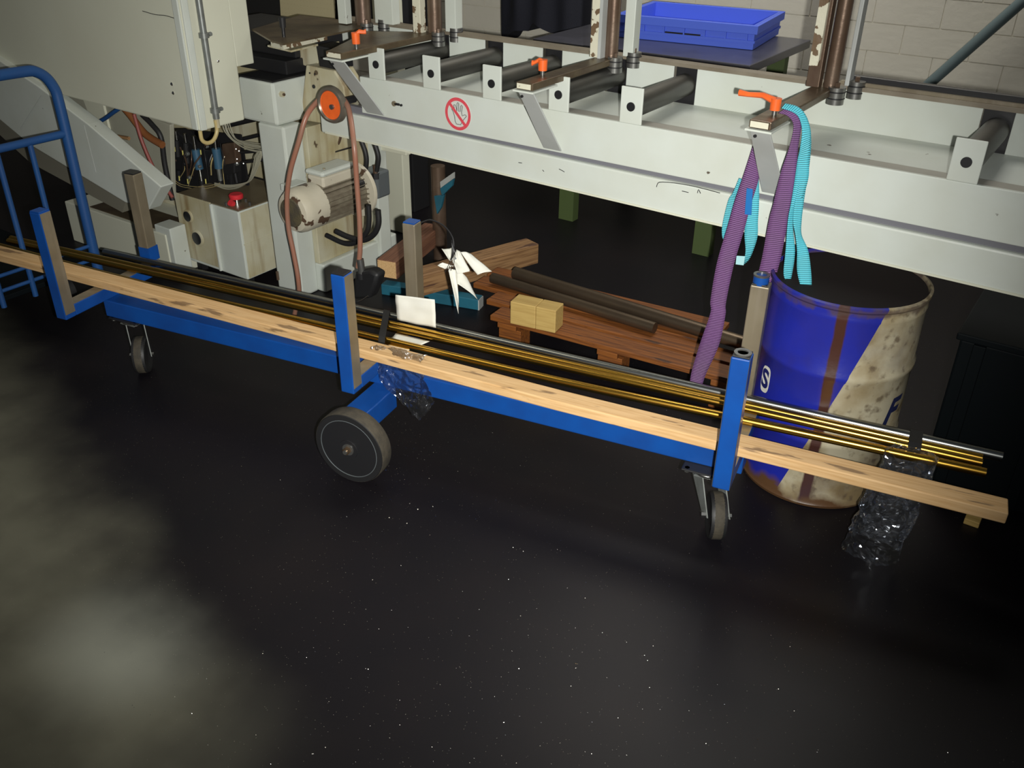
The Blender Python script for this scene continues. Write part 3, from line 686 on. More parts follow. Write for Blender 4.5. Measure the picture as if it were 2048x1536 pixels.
for q in ((728,364),(752,357)):
    c = PY(q[0], q[1], yb1+.08)
    B().cyl(c, c+Vector((0,0,.022)), .016, n=6).build('fitting_nut', m_dark, pm)
    B().cyl(c+Vector((0,0,.022)), c+Vector((0,0,.052)), .010, n=16).build('fitting', m_rust, pm, smooth=True)
Yh = yb1+.08
B().tube([PY(x,y,Yh) for x,y in ((729,348),(733,325),(731,305),(724,285),(716,262))], .0095, n=12).build('upper_hose', m_black, pm, smooth=True)
B().tube([PY(x,y,Yh) for x,y in ((753,342),(757,318),(753,298),(744,276),(738,262))], .0095, n=12).build('upper_hose', m_black, pm, smooth=True)
Yh = 2.30
B().tube([PY(x,y,Yh) for x,y in ((737,410),(738,440),(734,463),(715,483),(690,487),(654,471))], .0095, n=12).build('lower_hose', m_black, pm, smooth=True)
B().tube([PY(x,y,Yh) for x,y in ((756,420),(757,448),(748,468),(728,480),(700,475),(673,463))], .0105, n=12).build('lower_hose', m_black, pm, smooth=True)
B().tube([PY(x,y,2.52) for x,y in ((645,283),(660,288),(675,289),(681,275),(683,262))], .005, n=8).build('thin_pipe', m_rust, pm, smooth=True)
B().tube([PY(x,y,2.50) for x,y in ((621,335),(645,312),(670,304),(702,295))], .003, n=8).build('thin_cable', m_dark, pm, smooth=True)
c = PY(634,290,2.48); B().cyl(c, c+Vector((0,.03,.0)), .022, n=16).build('valve_knob', m_dark, pm, smooth=True)
B().cyl(c+Vector((.01,-.005,-.02)), c+Vector((.01,-.005,.0)), .012, n=16).build('valve_cap', m_chrome, pm, smooth=True)

# ================================================================== HOSE OVER THE ORANGE DISC
YD = 2.20; dc = PY(663,210,YD)
dk = thing('hose_disc', 'orange disc with thick grey rim on the conveyor end carrying the hose', 'disc', tuple(dc))
B().lathe(dc, (0,-1,0), [(0,.004),(.045,.004),(.047,.006),(.047,-.004),(0,-.004)], n=48).build('orange_face', m_orange, dk, smooth=True)
B().lathe(dc, (0,-1,0), [(.046,-.008),(.046,.006),(.050,.011),(.057,.009),(.060,.002),(.060,-.012),(.055,-.018),(.048,-.016)], n=56, closed=True).build('grey_rim', mat('grey_rim', (.17,.15,.12), .35, .5), dk, smooth=True)
B().cyl(dc+Vector((.008,-.002,-.004)), dc+Vector((.008,-.011,-.004)), .0085, n=16).build('hub_bolt', m_bear, dk, smooth=True)
B().cyl(dc+Vector((0,.008,0)), dc+Vector((0,.11,0)), .012, n=16).build('stub_axle', m_dark, dk, smooth=True)
hp = [(716,535),(720,500),(719,440),(714,370),(708,290),(699,225),(688,200),(672,190),(655,190),(637,201),(613,232),(597,285),(580,345),(574,400),(577,455),(587,505),(596,555),(598,592),(590,625),(585,660)]
dy = [2.13]*5+[2.19]+[2.222]*3+[2.215,2.15,2.12,2.11,2.11,2.11,2.11,2.11,2.12,2.13,2.13]
hs = thing('rubber_hose', 'red-brown rubber hose looped over the orange disc and hanging to the floor', 'hose', tuple(PY(720,530,2.13)))
B().tube([PY(x,y,d_) for (x,y), d_ in zip(hp, dy)], .0088, n=14).build('hose_length', m_hose, hs, smooth=True)
B().tube([PY(720,518,2.13), PY(722,532,2.13), PY(723,548,2.13)], .0125, n=14).build('ferrule', m_bear, hs, smooth=True)
gun = thing('air_gun', 'bulky black nozzle hanging from the lower end of the red-brown hose', 'nozzle', tuple(PY(728,600,2.13)))
b = B(); b.prism([PY(708,545,2.12),PY(738,540,2.12),PY(755,550,2.12),PY(750,570,2.12),PY(738,598,2.12),PY(706,600,2.12)], (0,.05,0)); b.build('nozzle_body', m_black, gun, bevel=.012, smooth=True)
B().cyl(PY(722,545,2.13), PY(723,556,2.13), .018, n=20).build('collar', m_dark, gun, smooth=True)
B().tube([PY(705,603,2.11),PY(720,602,2.11),PY(736,592,2.11)], .0015, n=6).build('wire_ring', m_chrome, gun, smooth=True)

# ================================================================== TROLLEY (local frame u along, v across)
TA = math.radians(10.4); TO = Vector((-.6, 1.80, 0))
TM = Matrix.Translation(TO) @ Matrix.Rotation(TA, 4, 'Z')
def T(u, v, z): return TM @ Vector((u, v, z))
tr = thing('stock_trolley', 'long blue steel stock trolley with six uprights, castors and a big centre wheel', 'trolley', tuple(TO), TA)
def tb_(b, name, m_, par=None, **k): return b.build(name, m_, par or tr, local=True, **k)
tb_(B().box(-2.105, .030, .095, .155, .185, .245), 'frame_beam', m_blue, bevel=.003)
PW = .042; U0 = (-2.130, -1.056, -.013)
for i, u in enumerate(U0):
    cm = tb_(B().box(u, u+PW, -.030, .330, .245, .285), 'cross_member', m_blue, bevel=.003)
    tb_(B().box(u+.001, u+PW-.001, -.028, .328, .285, .2865), 'worn_top', m_bare, cm)
    ps = tb_(B().box(u, u+PW, -.072, -.030, .245, .598), 'upright', m_blue, bevel=.003)
    if i < 2:
        tb_(B().box(u+PW, u+PW+.0012, -.070, -.032, .262, .596), 'bare_side', m_bare, ps)
    tb_(B().box(u+.002, u+PW-.002, -.070, -.032, .598, .602), 'top_cap', m_blue if i == 0 else m_dark, ps, bevel=.001)
    if i == 2:
        tb_(B().lathe((u+PW/2,-.051,.602), (0,0,1), [(.0195,0),(.0195,.003),(.012,.003),(.012,-.002),(0,-.002)], n=24), 'round_socket', m_bear, ps, smooth=True)
        for e in (u-.0005, u+PW-.0005): tb_(B().box(e, e+.001, -.0735, -.0715, .25, .598), 'bare_edge', m_bear, ps)
    ur = u-(.020,.020,.040)[i]; pw_ = (PW,PW,.047)[i]
    pb = tb_(B().box(ur, ur+pw_, .330, .372, .245, .60), 'upright', m_bare, bevel=.003, label='bare worn steel upright')
    tb_(B().box(ur+.002, ur+PW-.002, .332, .370, .60, .604), 'top_cap', (m_dark, m_blue, m_dark)[i], pb, bevel=.001)
    if i == 2:
        tb_(B().cyl((ur+PW/2,.351,.60), (ur+PW/2,.351,.622), .020, n=24), 'blue_collar', m_blue, pb, smooth=True)
        tb_(B().lathe((ur+PW/2,.351,.622), (0,0,1), [(.021,0),(.021,.004),(.014,.004),(.014,0)], n=24, closed=True), 'steel_ring', m_bear, pb, smooth=True)
    if i == 0: tb_(B().box(ur-.001, ur+PW+.002, .329, .3745, .29, .34), 'blue_patch', m_blue, pb)
# outrigger arm with big wheel
ar = tb_(B().box(-1.058, -.985, -.085, .100, .118, .186), 'axle_arm', m_blue, bevel=.003)
tb_(B().box(-1.058, -1.02, -.086, -.070, .150, .187), 'arm_lug', m_blue, ar, bevel=.002)
def wheel(par, c, ax, r, w, big):
    c = Vector(c); ax = Vector(ax).normalized()
    t = w/2
    tb_(B().lathe(c, ax, [(r*.82,-t),(r*.97,-t),(r,-t*.75),(r,t*.75),(r*.97,t),(r*.82,t)], n=48, closed=True), 'tyre', m_black, par, smooth=True)
    tb_(B().lathe(c, ax, [(r*.985,-t*.93),(r*1.004,-t*.75),(r*1.004,t*.75),(r*.985,t*.93)], n=56, closed=True), 'tread', m_tread, par, smooth=True)
    tb_(B().lathe(c, ax, [(r*.83,-t*.96),(r*.80,-t*.7),(r*.3,-t*.45),(r*.26,-t*1.05),(0,-t*1.05),(0,t*1.05),(r*.26,t*1.05),(r*.3,t*.45),(r*.80,t*.7),(r*.83,t*.96)], n=48), 'wheel_disc', m_dark, par, smooth=True)
    if big:
        tb_(B().lathe(c, ax, [(r*.79,-t*.72),(r*.815,-t*1.02),(r*.83,-t*1.0),(r*.80,-t*.70)], n=48, closed=True), 'rim_bead', m_pump, par, smooth=True)
        tb_(B().cyl(c-ax*t*1.05, c-ax*t*1.6, r*.10, n=6), 'axle_nut', mat('dull_nut', (.30,.20,.12), .35, .9), par)
        tb_(B().cyl(c-ax*t*1.05, c-ax*t*1.15, r*.16, n=24), 'washer', m_bear, par, smooth=True)
    tb_(B().cyl(c-ax*(t+.02), c+ax*(t+.02), r*.06, n=12), 'axle', m_bear, par, smooth=True)
big = tb_(B().cyl((-1.0,-.12,.112), (-1.0,-.06,.130), .012, n=16), 'centre_wheel', m_dark, None, smooth=True)
wheel(big, (-1.0,-.116,.110), (0,1,0), .110, .050, True)
def castor(pc, wc, axd):
    r = .0625; ax = Vector(axd).normalized()
    c = Vector((wc[0], wc[1], r)); P0 = Vector((pc[0], pc[1], .185))
    cs = tb_(B().box(P0.x-.062, P0.x+.062, P0.y-.048, P0.y+.048, .179, .185), 'castor', m_dark, None, bevel=.003)
    for sx in (-1, 1):
        for sy in (-1, 1):
            tb_(B().cyl(P0+Vector((sx*.048,sy*.036,-.012)), P0+Vector((sx*.048,sy*.036,0)), .007, n=6), 'plate_bolt', m_bear, cs)
    tb_(B().lathe(P0+Vector((0,0,-.006)), (0,0,-1), [(.036,0),(.040,.006),(.036,.014),(.02,.018)], n=32), 'swivel', m_bear, cs, smooth=True)
    for s_ in (-1, 1):
        o = ax*s_*.027; rd = (Vector((P0.x, P0.y, 0))-Vector((c.x, c.y, 0)))
        f = rd.normalized()*.026 if rd.length > .004 else ax.cross(Vector((0,0,1)))*.026
        a = Vector((P0.x, P0.y, .163))
        b = B(); pts = [a+o-f, a+o+f, c+o+f*.45+Vector((0,0,-.004)), c+o-f*.45+Vector((0,0,-.004))]
        b.prism(pts, ax*s_*.003); tb_(b, 'fork_plate', m_galv, cs)
        tb_(B().cyl(c+o, c+o+ax*s_*.012, .008, n=6), 'axle_bolt', m_chrome, cs)
    tb_(B().box(P0.x-.03, P0.x+.03, P0.y-.03, P0.y+.03, .160, .164), 'fork_top', m_galv, cs)
    w = .040; t = w/2
    tb_(B().lathe(c, ax, [(0,-t*.8),(r*.7,-t*.8),(r*.8,-t),(r*.95,-t),(r,-t*.6),(r,t*.6),(r*.95,t),(r*.8,t),(r*.7,t*.8),(0,t*.8)], n=40), 'tyre', m_black, cs, smooth=True)
    tb_(B().lathe(c, ax, [(r*.97,-t*.8),(r*1.006,-t*.55),(r*1.006,t*.55),(r*.97,t*.8)], n=48, closed=True), 'tread', m_tread, cs, smooth=True)
castor((-2.03,.135), (-1.985,.100), (.84,.54,0))
castor((-.055,.105), (-.012,.066), (.94,.34,0))

# ------------------------------------------------------------------ load on the trolley
# pale timber
sec = [(-2.80,.118),(-1.45,.067),(-.455,.026),(.613,.010)]
b = B()
for u, v in sec:
    for dv, z in ((0,.2870),(.060,.2870),(.060,.316),(0,.316)): b.v.append(TM @ Vector((u, v+dv, z)))
b.f = [(3,2,1,0), (12,13,14,15)]+[(i*4+k, i*4+(k+1)%4, (i+1)*4+(k+1)%4, (i+1)*4+k) for i in range(3) for k in range(4)]
tm = b.build('timber_batten', m_timber, None, bevel=.003)
tag(tm, 'long pale timber batten lying along the front of the blue trolley', 'timber')
# rotate object coordinates so the grain follows: set origin at the trolley frame
def reframe(o, M):
    Mi = M.inverted(); o.data.transform(Mi); o.matrix_world = M
reframe(tm, TM)
def rod(name, pts, r, m_, label, cat='rod', n=20):
    o = B().tube([T(u,v,z) for u,v,z in pts], r, n=n, smooth=4).build(name, m_, None, smooth=True); reframe(o, TM); tag(o, label, cat)
    if name == 'brass_rod': o['group'] = 'brass rods lying on the blue trolley'
    return o
rod('steel_rod', [(-2.30,.312,.3000),(-1.3,.306,.2995),(-.56,.290,.2995),(.0,.279,.2995),(.607,.274,.2990)], .0125, m_steelrod, 'grey steel rod, rearmost of the four long rods on the trolley')
rod('brass_rod', [(-2.715,.270,.297),(-2.06,.268,.2972),(-1.3,.262,.2972),(-.5,.258,.2972),(0,.2545,.2972),(.563,.2505,.2970)], .0103, m_brass, 'brass rod directly in front of the grey steel rod')
rod('brass_rod', [(-2.700,.246,.297),(-2.06,.243,.2972),(-1.3,.236,.2972),(-.5,.235,.2972),(0,.232,.2972),(.563,.228,.2970)], .0103, m_brass, 'middle one of the three brass rods, touching its rear neighbour')
rod('brass_rod', [(-2.85,.205,.298),(-1.94,.160,.2982),(-1.2,.160,.2982),(-.5,.156,.2982),(.02,.172,.2982),(.571,.186,.2980)], .0115, m_brass, 'front brass rod lying apart from the others, behind the timber')
# black straps round the rods
def strap(u, label, v0, v1, w=.028, k=0.0):
    b = B(); pts = [(v0-.016,.288),(v0-.018,.305),(v0,.3135),((v0+v1)/2,.3115),(v1,.3145),(v1+.016,.306),(v1+.016,.288)]
    for (va, za), (vb_, zb) in zip(pts[:-1], pts[1:]):
        ua = u+(v1-va)*k; ub = u+(v1-vb_)*k
        b.prism([T(ua,va,za),T(ua+w,va,za),T(ub+w,vb_,zb),T(ub,vb_,zb)], TM.to_3x3() @ Vector((0,0,.002)))
    o = b.build('cable_tie', m_black, None); return tag(o, label, 'strap')
strap(-1.143, 'black strap round the rods just left of the white paper', .148, .305, .022, .5)
strap(.395, 'black tape round the rear rods near their right ends', .222, .280, .030)
# paper tag tucked between the rods
def sheet(name, corners, nu=10, nv=12, amp=.004, seed=0, m_=None, parent=None, label=None, thick=.0006, curl=0.0):
    a, b_, c, d = [Vector(p) for p in corners]; bb = B(); nrm = (b_-a).cross(d-a).normalized()
    for j in range(nv+1):
        for i in range(nu+1):
            s_, t = i/nu, j/nv
            p = a.lerp(b_, s_).lerp(d.lerp(c, s_), t)
            nn = noise.noise(Vector((s_*2.3+seed*7.1, t*2.3, seed)))*amp + curl*math.sin(math.pi*s_)*1.0
            bb.v.append(p+nrm*nn)
    bb.f = [(j*(nu+1)+i, j*(nu+1)+i+1, (j+1)*(nu+1)+i+1, (j+1)*(nu+1)+i) for j in range(nv) for i in range(nu)]
    return bb.build(name, m_ or m_paper, parent, smooth=True, solid=thick)
sp_ = thing('paper_sheet', 'white paper sheet standing up between the rods at the middle of the trolley', 'paper', tuple(T(-1.0,.24,.288)))
sheet('upper_sheet', [T(-1.078,.276,.392),T(-.945,.276,.402),T(-.944,.277,.309),T(-1.078,.277,.306)], amp=.005, seed=2, parent=sp_)
sheet('lower_flap', [T(-1.052,.2215,.2925),T(-.934,.2195,.2925),T(-.972,.128,.2895),T(-1.030,.130,.2895)], amp=.0008, seed=4, parent=sp_)
# crumpled clear film
def film(name, label, pathf, nu, nv, amp, seed, uvw=None):
    bb = B()
    for j in range(nv+1):
        for i in range(nu+1):
            s_, t = i/nu, j/nv; p = Vector(pathf(s_, t))
            q = p*26+Vector((seed,)*3)
            n_ = Vector((noise.noise(q), noise.noise(q+Vector((9,3,1))), noise.noise(q+Vector((4,8,2)))))
            q2 = p*75+Vector((seed+5,)*3)
            n2 = Vector((noise.noise(q2), noise.noise(q2+Vector((9,3,1))), noise.noise(q2+Vector((4,8,2)))))
            bb.v.append(p+n_*amp+n2*amp*.5)
    bb.f = [(j*(nu+1)+i, j*(nu+1)+i+1, (j+1)*(nu+1)+i+1, (j+1)*(nu+1)+i) for j in range(nv) for i in range(nu)]
    o = bb.build(name, m_wrap, None); return tag(o, label, 'plastic')
def f1(s_, t):   # over the timber and down in front of the beam
    u = -1.045+.17*s_ + .02*t
    if t < .1: k = t/.1; return T(u, .095-.035*k, .320)
    k = (t-.1)/.9; lim = .040+.10*min(1, s_*1.3)*(1-max(0, s_-.75)*3.0)
    return T(u+.02*k, .060-.012*k+.02*(1-k)*0, .318-.055*k-lim*k)
film('plastic_film', 'crumpled clear plastic film hanging from the timber beside the middle upright', f1, 50, 70, .009, 3)
def f2(s_, t):
    a = s_*2*math.pi; w = .056+.012*t; zz = .318-t*.29
    return T(.405+.035*t*(-1)+w*math.cos(a), .165-.03*t+(.032+.02*t)*math.sin(a), zz)
film('plastic_sleeve', 'crumpled clear plastic sleeve hanging from the rods in front of the drum', f2, 60, 70, .011, 11)

# ------------------------------------------------------------------ wire with curled paper labels
pw = thing('paper_tags', 'cluster of curled white paper tags hanging on a wire from the middle rear upright', 'paper tags', tuple(T(-1.03,.40,.604)))
Yw = PY(838,440,2.0)
tp0 = T(-1.022,.352,.604)
B().tube([tp0, PY(862,440,2.02), PY(888,452,2.03), PY(905,475,2.03), PY(907,500,2.02), PY(903,520,2.01)], .0022, n=8).build('wire', m_dark, pw, smooth=True)
for i in range(4):
    B().tube([PY(903,480,2.02), PY(904+i*2,505,2.015-i*.003), PY(899+i*3,525,2.01), PY(890+i*6,545-i*2,2.0-.004*i)], .0010, n=6).build('tie_wire', m_dark, pw, smooth=True)
def tagp(cs, seed, curl):
    pts = [PY(x, y, Y) for x, y, Y in cs]; sheet('paper_tag', pts, amp=.004, seed=seed, parent=pw, curl=curl)
tagp([(883,497,2.03),(907,493,2.05),(903,519,2.02),(899,521,2.01)], 1, .006)
tagp([(913,499,2.03),(921,503,2.05),(940,541,2.04),(904,519,2.01)], 2, .004)
tagp([(904,519,2.01),(914,500,2.04),(940,542,2.03),(915,547,2.00)], 3, .006)
tagp([(921,504,2.05),(942,508,2.07),(984,543,2.07),(955,550,2.04)], 4, -.006)
tagp([(875,531,1.98),(885,525,2.00),(908,532,2.02),(890,538,2.00)], 5, .004)
tagp([(896,536,2.01),(914,541,2.02),(915,575,2.01),(917,628,1.98)], 6, .010)
tagp([(914,541,2.04),(934,555,2.06),(956,600,2.06),(915,568,2.02)], 7, -.006)
B().cyl(PY(911,517,1.99), PY(911,517,2.0), .003, n=10).build('eyelet', m_ink, pw)

# ================================================================== OIL DRUM
cx, cy, r_, h_ = DR
dr = thing('oil_drum', 'blue and dirty cream steel drum with open top and rusty seam, right end of trolley', 'drum', (cx, cy, 0))
def shell(z0): pass
prof = [(r_-.004,.0),(r_+.003,.002),(r_+.005,.010),(r_,.018),(r_,.19),(r_+.004,.197),(r_+.004,.207),(r_,.214),(r_,.39),(r_+.005,.398),(r_+.005,.410),(r_,.418),(r_,.560),(r_+.002,.566),(r_,.572),(r_,.588),(r_+.005,.594),(r_+.005,.603),(r_-.002,.606),(r_-.006,.600),(r_-.006,.02),(0,.02)]
o = B().lathe((0,0,0), (0,0,1), prof, n=96).build('drum_shell', m_drum, dr, smooth=True, local=True)
o = B().lathe((0,0,0), (0,0,1), [(r_-.0065,.596),(r_-.0065,.025),(0,.025)], n=64).build('drum_lining', m_drumin, dr, smooth=True, local=True)
def glyph(ch, name, size, th_deg, z, m_, tilt=0.0, rad=r_+.0015, shear=0.0):
    cu = bpy.data.curves.new('t', 'FONT'); cu.body = ch; cu.size = size; cu.offset = size*.035
    cu.align_x = 'CENTER'; cu.align_y = 'CENTER'; cu.resolution_u = 6; cu.shear = shear
    ob = bpy.data.objects.new('t', cu); COL.objects.link(ob)
    dg = bpy.context.evaluated_depsgraph_get(); me = bpy.data.meshes.new_from_object(ob.evaluated_get(dg))
    bpy.data.objects.remove(ob)
    bm = bmesh.new(); bm.from_mesh(me); bmesh.ops.triangulate(bm, faces=bm.faces); bmesh.ops.subdivide_edges(bm, edges=[e for e in bm.edges if e.calc_length() > size*.15], cuts=2)
    ct, st_ = math.cos(tilt), math.sin(tilt)
    for v in bm.verts:
        x, y = v.co.x*ct-v.co.y*st_, v.co.x*st_+v.co.y*ct
        a = math.radians(th_deg)+x/rad
        v.co = Vector((rad*math.cos(a), rad*math.sin(a), z+y))
    bm.to_mesh(me); bm.free(); me.name = name; me.materials.append(m_)
    g = bpy.data.objects.new(name, me); COL.objects.link(g); g.parent = dr; return g
# pale outline plate behind the S, then the letters
b = B(); n = 20
for i in range(n):
    t = 2*math.pi*i/n; x = .021*math.copysign(abs(math.cos(t))**.6, math.cos(t)); y = .040*math.copysign(abs(math.sin(t))**.6, math.sin(t))
    a = math.radians(-131.5)+x/r_; b.v.append(Vector(((r_+.001)*math.cos(a), (r_+.001)*math.sin(a), .322+y+x*.15)))
b.f = [tuple(range(n))]; b.build('letter_backing', m_paper, dr, local=True)
glyph('S', 'letter_s', .075, -131.5, .322, mat('letter_navy', (.01,.015,.12), .4), rad=r_+.0022)
glyph('F', 'letter_f', .105, -21, .290, mat('letter_navy_dull', (.015,.02,.07), .4), shear=.3)

# ================================================================== LIFTING SLINGS
def sling(name, segs, m_, label, extra=None):
    t = thing(name, label, 'sling', tuple(segs[0][0][0]))
    for sg_ in segs:
        ribbon(sg_).build('webbing', m_, t, smooth=True, solid=.003)
    return t
def pr_(L, Y, Y2=None):
    n = len(L); out = []
    for i, (a, c) in enumerate(L):
        y = Y if Y2 is None else Y+(Y2-Y)*i/(n-1)
        out.append((PY(*a, y), PY(*c, y+.012)))
    return out
A_ = pr_([((1512,270),(1530,285)),((1503,300),(1522,312)),((1487,350),(1517,360)),((1470,400),(1501,412)),((1456,450),(1489,458)),((1434,525),(1467,533)),((1421,600),(1452,606)),((1421,625),(1451,630)),((1401,684),(1438,690)),((1384,740),(1412,748)),((1378,775),(1402,780))], 2.262, 2.24)
Bs = pr_([((1556,226),(1572,216)),((1575,232),(1590,222)),((1587,252),(1602,250)),((1578,296),(1596,296)),((1563,340),(1593,340)),((1554,375),(1589,378)),((1546,410),(1583,412)),((1538,440),(1576,444)),((1524,515),(1561,519)),((1514,556),(1550,560)),((1508,590),(1545,594))], 2.20, 2.235)
ps = sling('purple_sling', [A_, Bs], m_purple, 'purple webbing lifting sling hanging in two strands from the right-hand guide arm')
T1 = pr_([((1562,216),(1570,207)),((1585,224),(1596,214)),((1598,236),(1612,232)),((1604,262),(1621,260)),((1600,296),(1621,286)),((1595,320),(1618,318)),((1590,355),(1617,355)),((1583,400),(1604,400)),((1576,440),(1586,440)),((1571,502),(1590,502)),((1567,546),(1584,548)),((1573,566),(1578,568))], 2.205, 2.215)
T1b = pr_([((1594,225),(1602,222)),((1606,270),(1621,266)),((1604,330),(1619,326)),((1590,400),(1608,400)),((1586,440),(1603,442)),((1591,471),(1603,470)),((1594,502),(1616,500)),((1594,541),(1622,541)),((1601,572),(1623,572)),((1606,586),(1618,588))], 2.218, 2.205)
L1 = pr_([((1478,356),(1496,362)),((1466,385),(1482,388)),((1456,402),(1474,404)),((1445,448),(1462,450)),((1444,470),(1456,472)),((1447,480),(1455,482))], 2.285)
L2 = pr_([((1511,327),(1515,330)),((1502,371),(1518,371)),((1495,410),(1518,410)),((1491,440),(1516,442)),((1489,471),(1515,473)),((1491,500),(1506,502)),((1488,518),(1497,520)),((1480,526),(1486,530))], 2.272)
ts = sling('turquoise_sling', [T1, T1b, L1, L2], m_turq, 'turquoise webbing lifting sling twisted beside the purple sling on the right-hand guide arm')
B().prism([PY(1474,511,2.262),PY(1491,512,2.262),PY(1488,530,2.262),PY(1472,528,2.262)], (0,-.004,0)).build('stitched_end', mat('pale_turquoise', (.35,.62,.66), .6), ts, bevel=.001)
B().prism([PY(1494,376,2.255),PY(1506,378,2.255),PY(1503,430,2.255),PY(1490,428,2.255)], (0,-.002,0)).build('blue_label', m_tag, ts)

# ================================================================== PALLET, BLOCK, BARS, TIMBERS
pa = math.atan2(2.445-2.382, -.875+1.66)
po = Vector((-1.72, 2.375, 0)); PM = Matrix.Translation(po) @ Matrix.Rotation(pa, 4, 'Z')
pl_ = thing('wooden_pallet', 'orange-brown wooden pallet on the floor under the conveyor', 'pallet', tuple(po), pa)
bd = B().box(0, .95, 0, .085, .105, .125).build('deck_board', m_pallet, pl_, bevel=.002, local=True)
for i, (dy_, dx) in enumerate(((.105,-.08),(.205,-.20),(.305,-.20))): dup(bd, (dx, dy_, 0), pl_)
bb_ = B().box(0, .075, 0, .40, .085, .105).build('cross_board', m_pallet, pl_, bevel=.002, local=True); bb_.location = (.03,0,0)
for x in (.42, .82): dup(bb_, (x, 0, 0), pl_)
bl_ = B().box(0, .09, 0, .07, .0, .085).build('pallet_foot', m_pallet, pl_, bevel=.002, local=True); bl_.location = (.03,.01,0)
for x in (.03,.42,.82):
    for y in (.01,.32):
        if (x, y) != (.03,.01): dup(bl_, (x, y, 0), pl_)
c0 = PZ(1020,647,.126); c1 = PZ(1110,667,.126); dd = (c1-c0); ang = math.atan2(dd.y, dd.x)
BM = Matrix.Translation(c0) @ Matrix.Rotation(ang, 4, 'Z')
o = B().box(0, dd.length*.56, 0, .070, 0, .085).build('wood_block', m_block, None, bevel=.003); o.matrix_world = BM; tag(o, 'yellow wood block on the pallet, left of the two butted together', 'block', 'wood blocks on the pallet')
o = B().box(dd.length*.565, dd.length, 0, .070, 0, .085).build('wood_block', m_block, None, bevel=.003); o.matrix_world = BM; tag(o, 'yellow wood block on the pallet, right of the two butted together', 'block', 'wood blocks on the pallet')
def gbar(p0, p1, r, label):
    o = B().cyl(p0, p1, r, n=24).build('round_bar', m_darkbar, None, smooth=True); return tag(o, label, 'bar', 'dark round bars on the pallet')
gbar(PZ(985,556,.150), PZ(1310,656,.150), .020, 'dark round steel bar on the pallet, shorter front one ending by the wood block')
gbar(PZ(1030,546,.158), PZ(1486,686,.158), .024, 'dark round steel bar, longer rear one on the pallet')
def ftim(name, m_, q0, q1, z0, w, h, label, cat='timber'):
    p0 = PZ(*q0, z0); p1 = PZ(*q1, z0); d = p1-p0; a = math.atan2(d.y, d.x)
    o = B().box(0, d.length, -w/2, w/2, 0, h).build(name, m_, None, bevel=.003)
    o.matrix_world = Matrix.Translation(p0) @ Matrix.Rotation(a, 4, 'Z'); return tag(o, label, cat, 'crossed timber beams on the floor')
ftim('timber_beam', m_oldwood, (835,585), (1064,520), .075, .085, .085, 'worn brown timber beam behind the paper tags, its end pointing right')
ftim('timber_beam', m_redwood, (775,556), (868,480), .070, .085, .075, 'reddish-brown timber beam behind the middle rear upright, pale sawn end in front')
for o_, n_ in ((bpy.data.objects['timber_beam.001'], 'sawn_end'),):
    e_ = B().box(-.0015, .0, -.040, .040, .003, .072).build(n_, m_timber, o_, local=True, label='pale freshly sawn end')
p0 = PZ(757,590,0); p1 = PZ(950,622,0)
tbx = thing('teal_steel_bar', 'teal painted steel bar with pale end lying on the floor under the timbers', 'bar', tuple(p0))
B().bar(p0+Vector((0,.035,0)), p1+Vector((0,.035,0)), .050, .045).build('bar_body', m_teal, tbx, bevel=.003)
d = (p1-p0).normalized(); B().bar(p1+Vector((0,.035,0))-d*.002, p1+Vector((0,.035,0))+d*.004, .046, .042).build('pale_end', m_alu, tbx)
# machine stand in the gloom
sx = PY(885,400,2.9)
sd = thing('support_stand', 'dark brown post of a stand under the conveyor with blue patch and pale plate', 'stand', (sx.x, 2.9, 0))
B().cyl((sx.x-.02,2.9,0), (sx.x-.02,2.9,.42), .030, n=20).build('post', m_rust, sd, smooth=True)
B().prism([PY(868,392,2.86),PY(888,390,2.86),PY(882,415,2.86),PY(874,428,2.86)], (0,.01,0)).build('blue_patch', m_teal, sd)
B().prism([PY(880,364,2.86),PY(907,345,2.86),PY(907,357,2.86),PY(881,376,2.86)], (0,.01,0)).build('pale_plate', m_alu, sd)
B().prism([PY(880,377,2.86),PY(907,358,2.86),PY(904,372,2.86),PY(884,392,2.86)], (0,.01,0)).build('teal_plate', m_teal, sd)
# ================================================================== TABLE, CRATE, JACKET, BRACE
tz = .82
tt = thing('work_table', 'dark-topped table with green legs behind the conveyor, under the blue crate', 'table', (-1.9, 3.95, 0))
A0 = PZ(1066,77,tz); A1 = PZ(1500,131,tz); A2 = PZ(1622,80,tz)
A3 = A0+(A2-A1)
B().prism([A0,A1,A2,A3], (0,0,-.035)).build('table_top', m_table, tt, bevel=.003)
for q in ((1131,440),(1400,510)):
    p = PZ(*q, 0); B().box(p.x-.04, p.x+.04, p.y, p.y+.05, 0, tz-.036).build('leg', m_green, tt)
    B().box(p.x-.04, p.x+.04, p.y+.62, p.y+.67, 0, tz-.036).build('leg', m_green, tt)
g0 = PZ(1236,74.5,tz); g1 = PZ(1505,101,tz); g2 = PZ(1576,70,tz)
ux = (g1-g0); W_ = ux.length; ang = math.atan2(ux.y, ux.x); D_ = (g2-g1).length*.97; H_ = PY(1585,28,g2.y).z-tz
H_ = max(.10, min(.2, H_))
CMx = Matrix.Translation(g0+Vector((0,0,.001))) @ Matrix.Rotation(ang, 4, 'Z')
cr = thing('storage_crate', 'blue plastic stacking crate standing on the dark table', 'crate', tuple(g0+Vector((0,0,.001))), ang)
t = .012; b = B()
b.box(0,W_,0,t,0,H_); b.box(0,W_,D_-t,D_,0,H_); b.box(0,t,t,D_-t,0,H_); b.box(W_-t,W_,t,D_-t,0,H_); b.box(t,W_-t,t,D_-t,0,.008)
b.build('crate_body', m_crate, cr, bevel=.002, local=True)
b = B(); e = .014
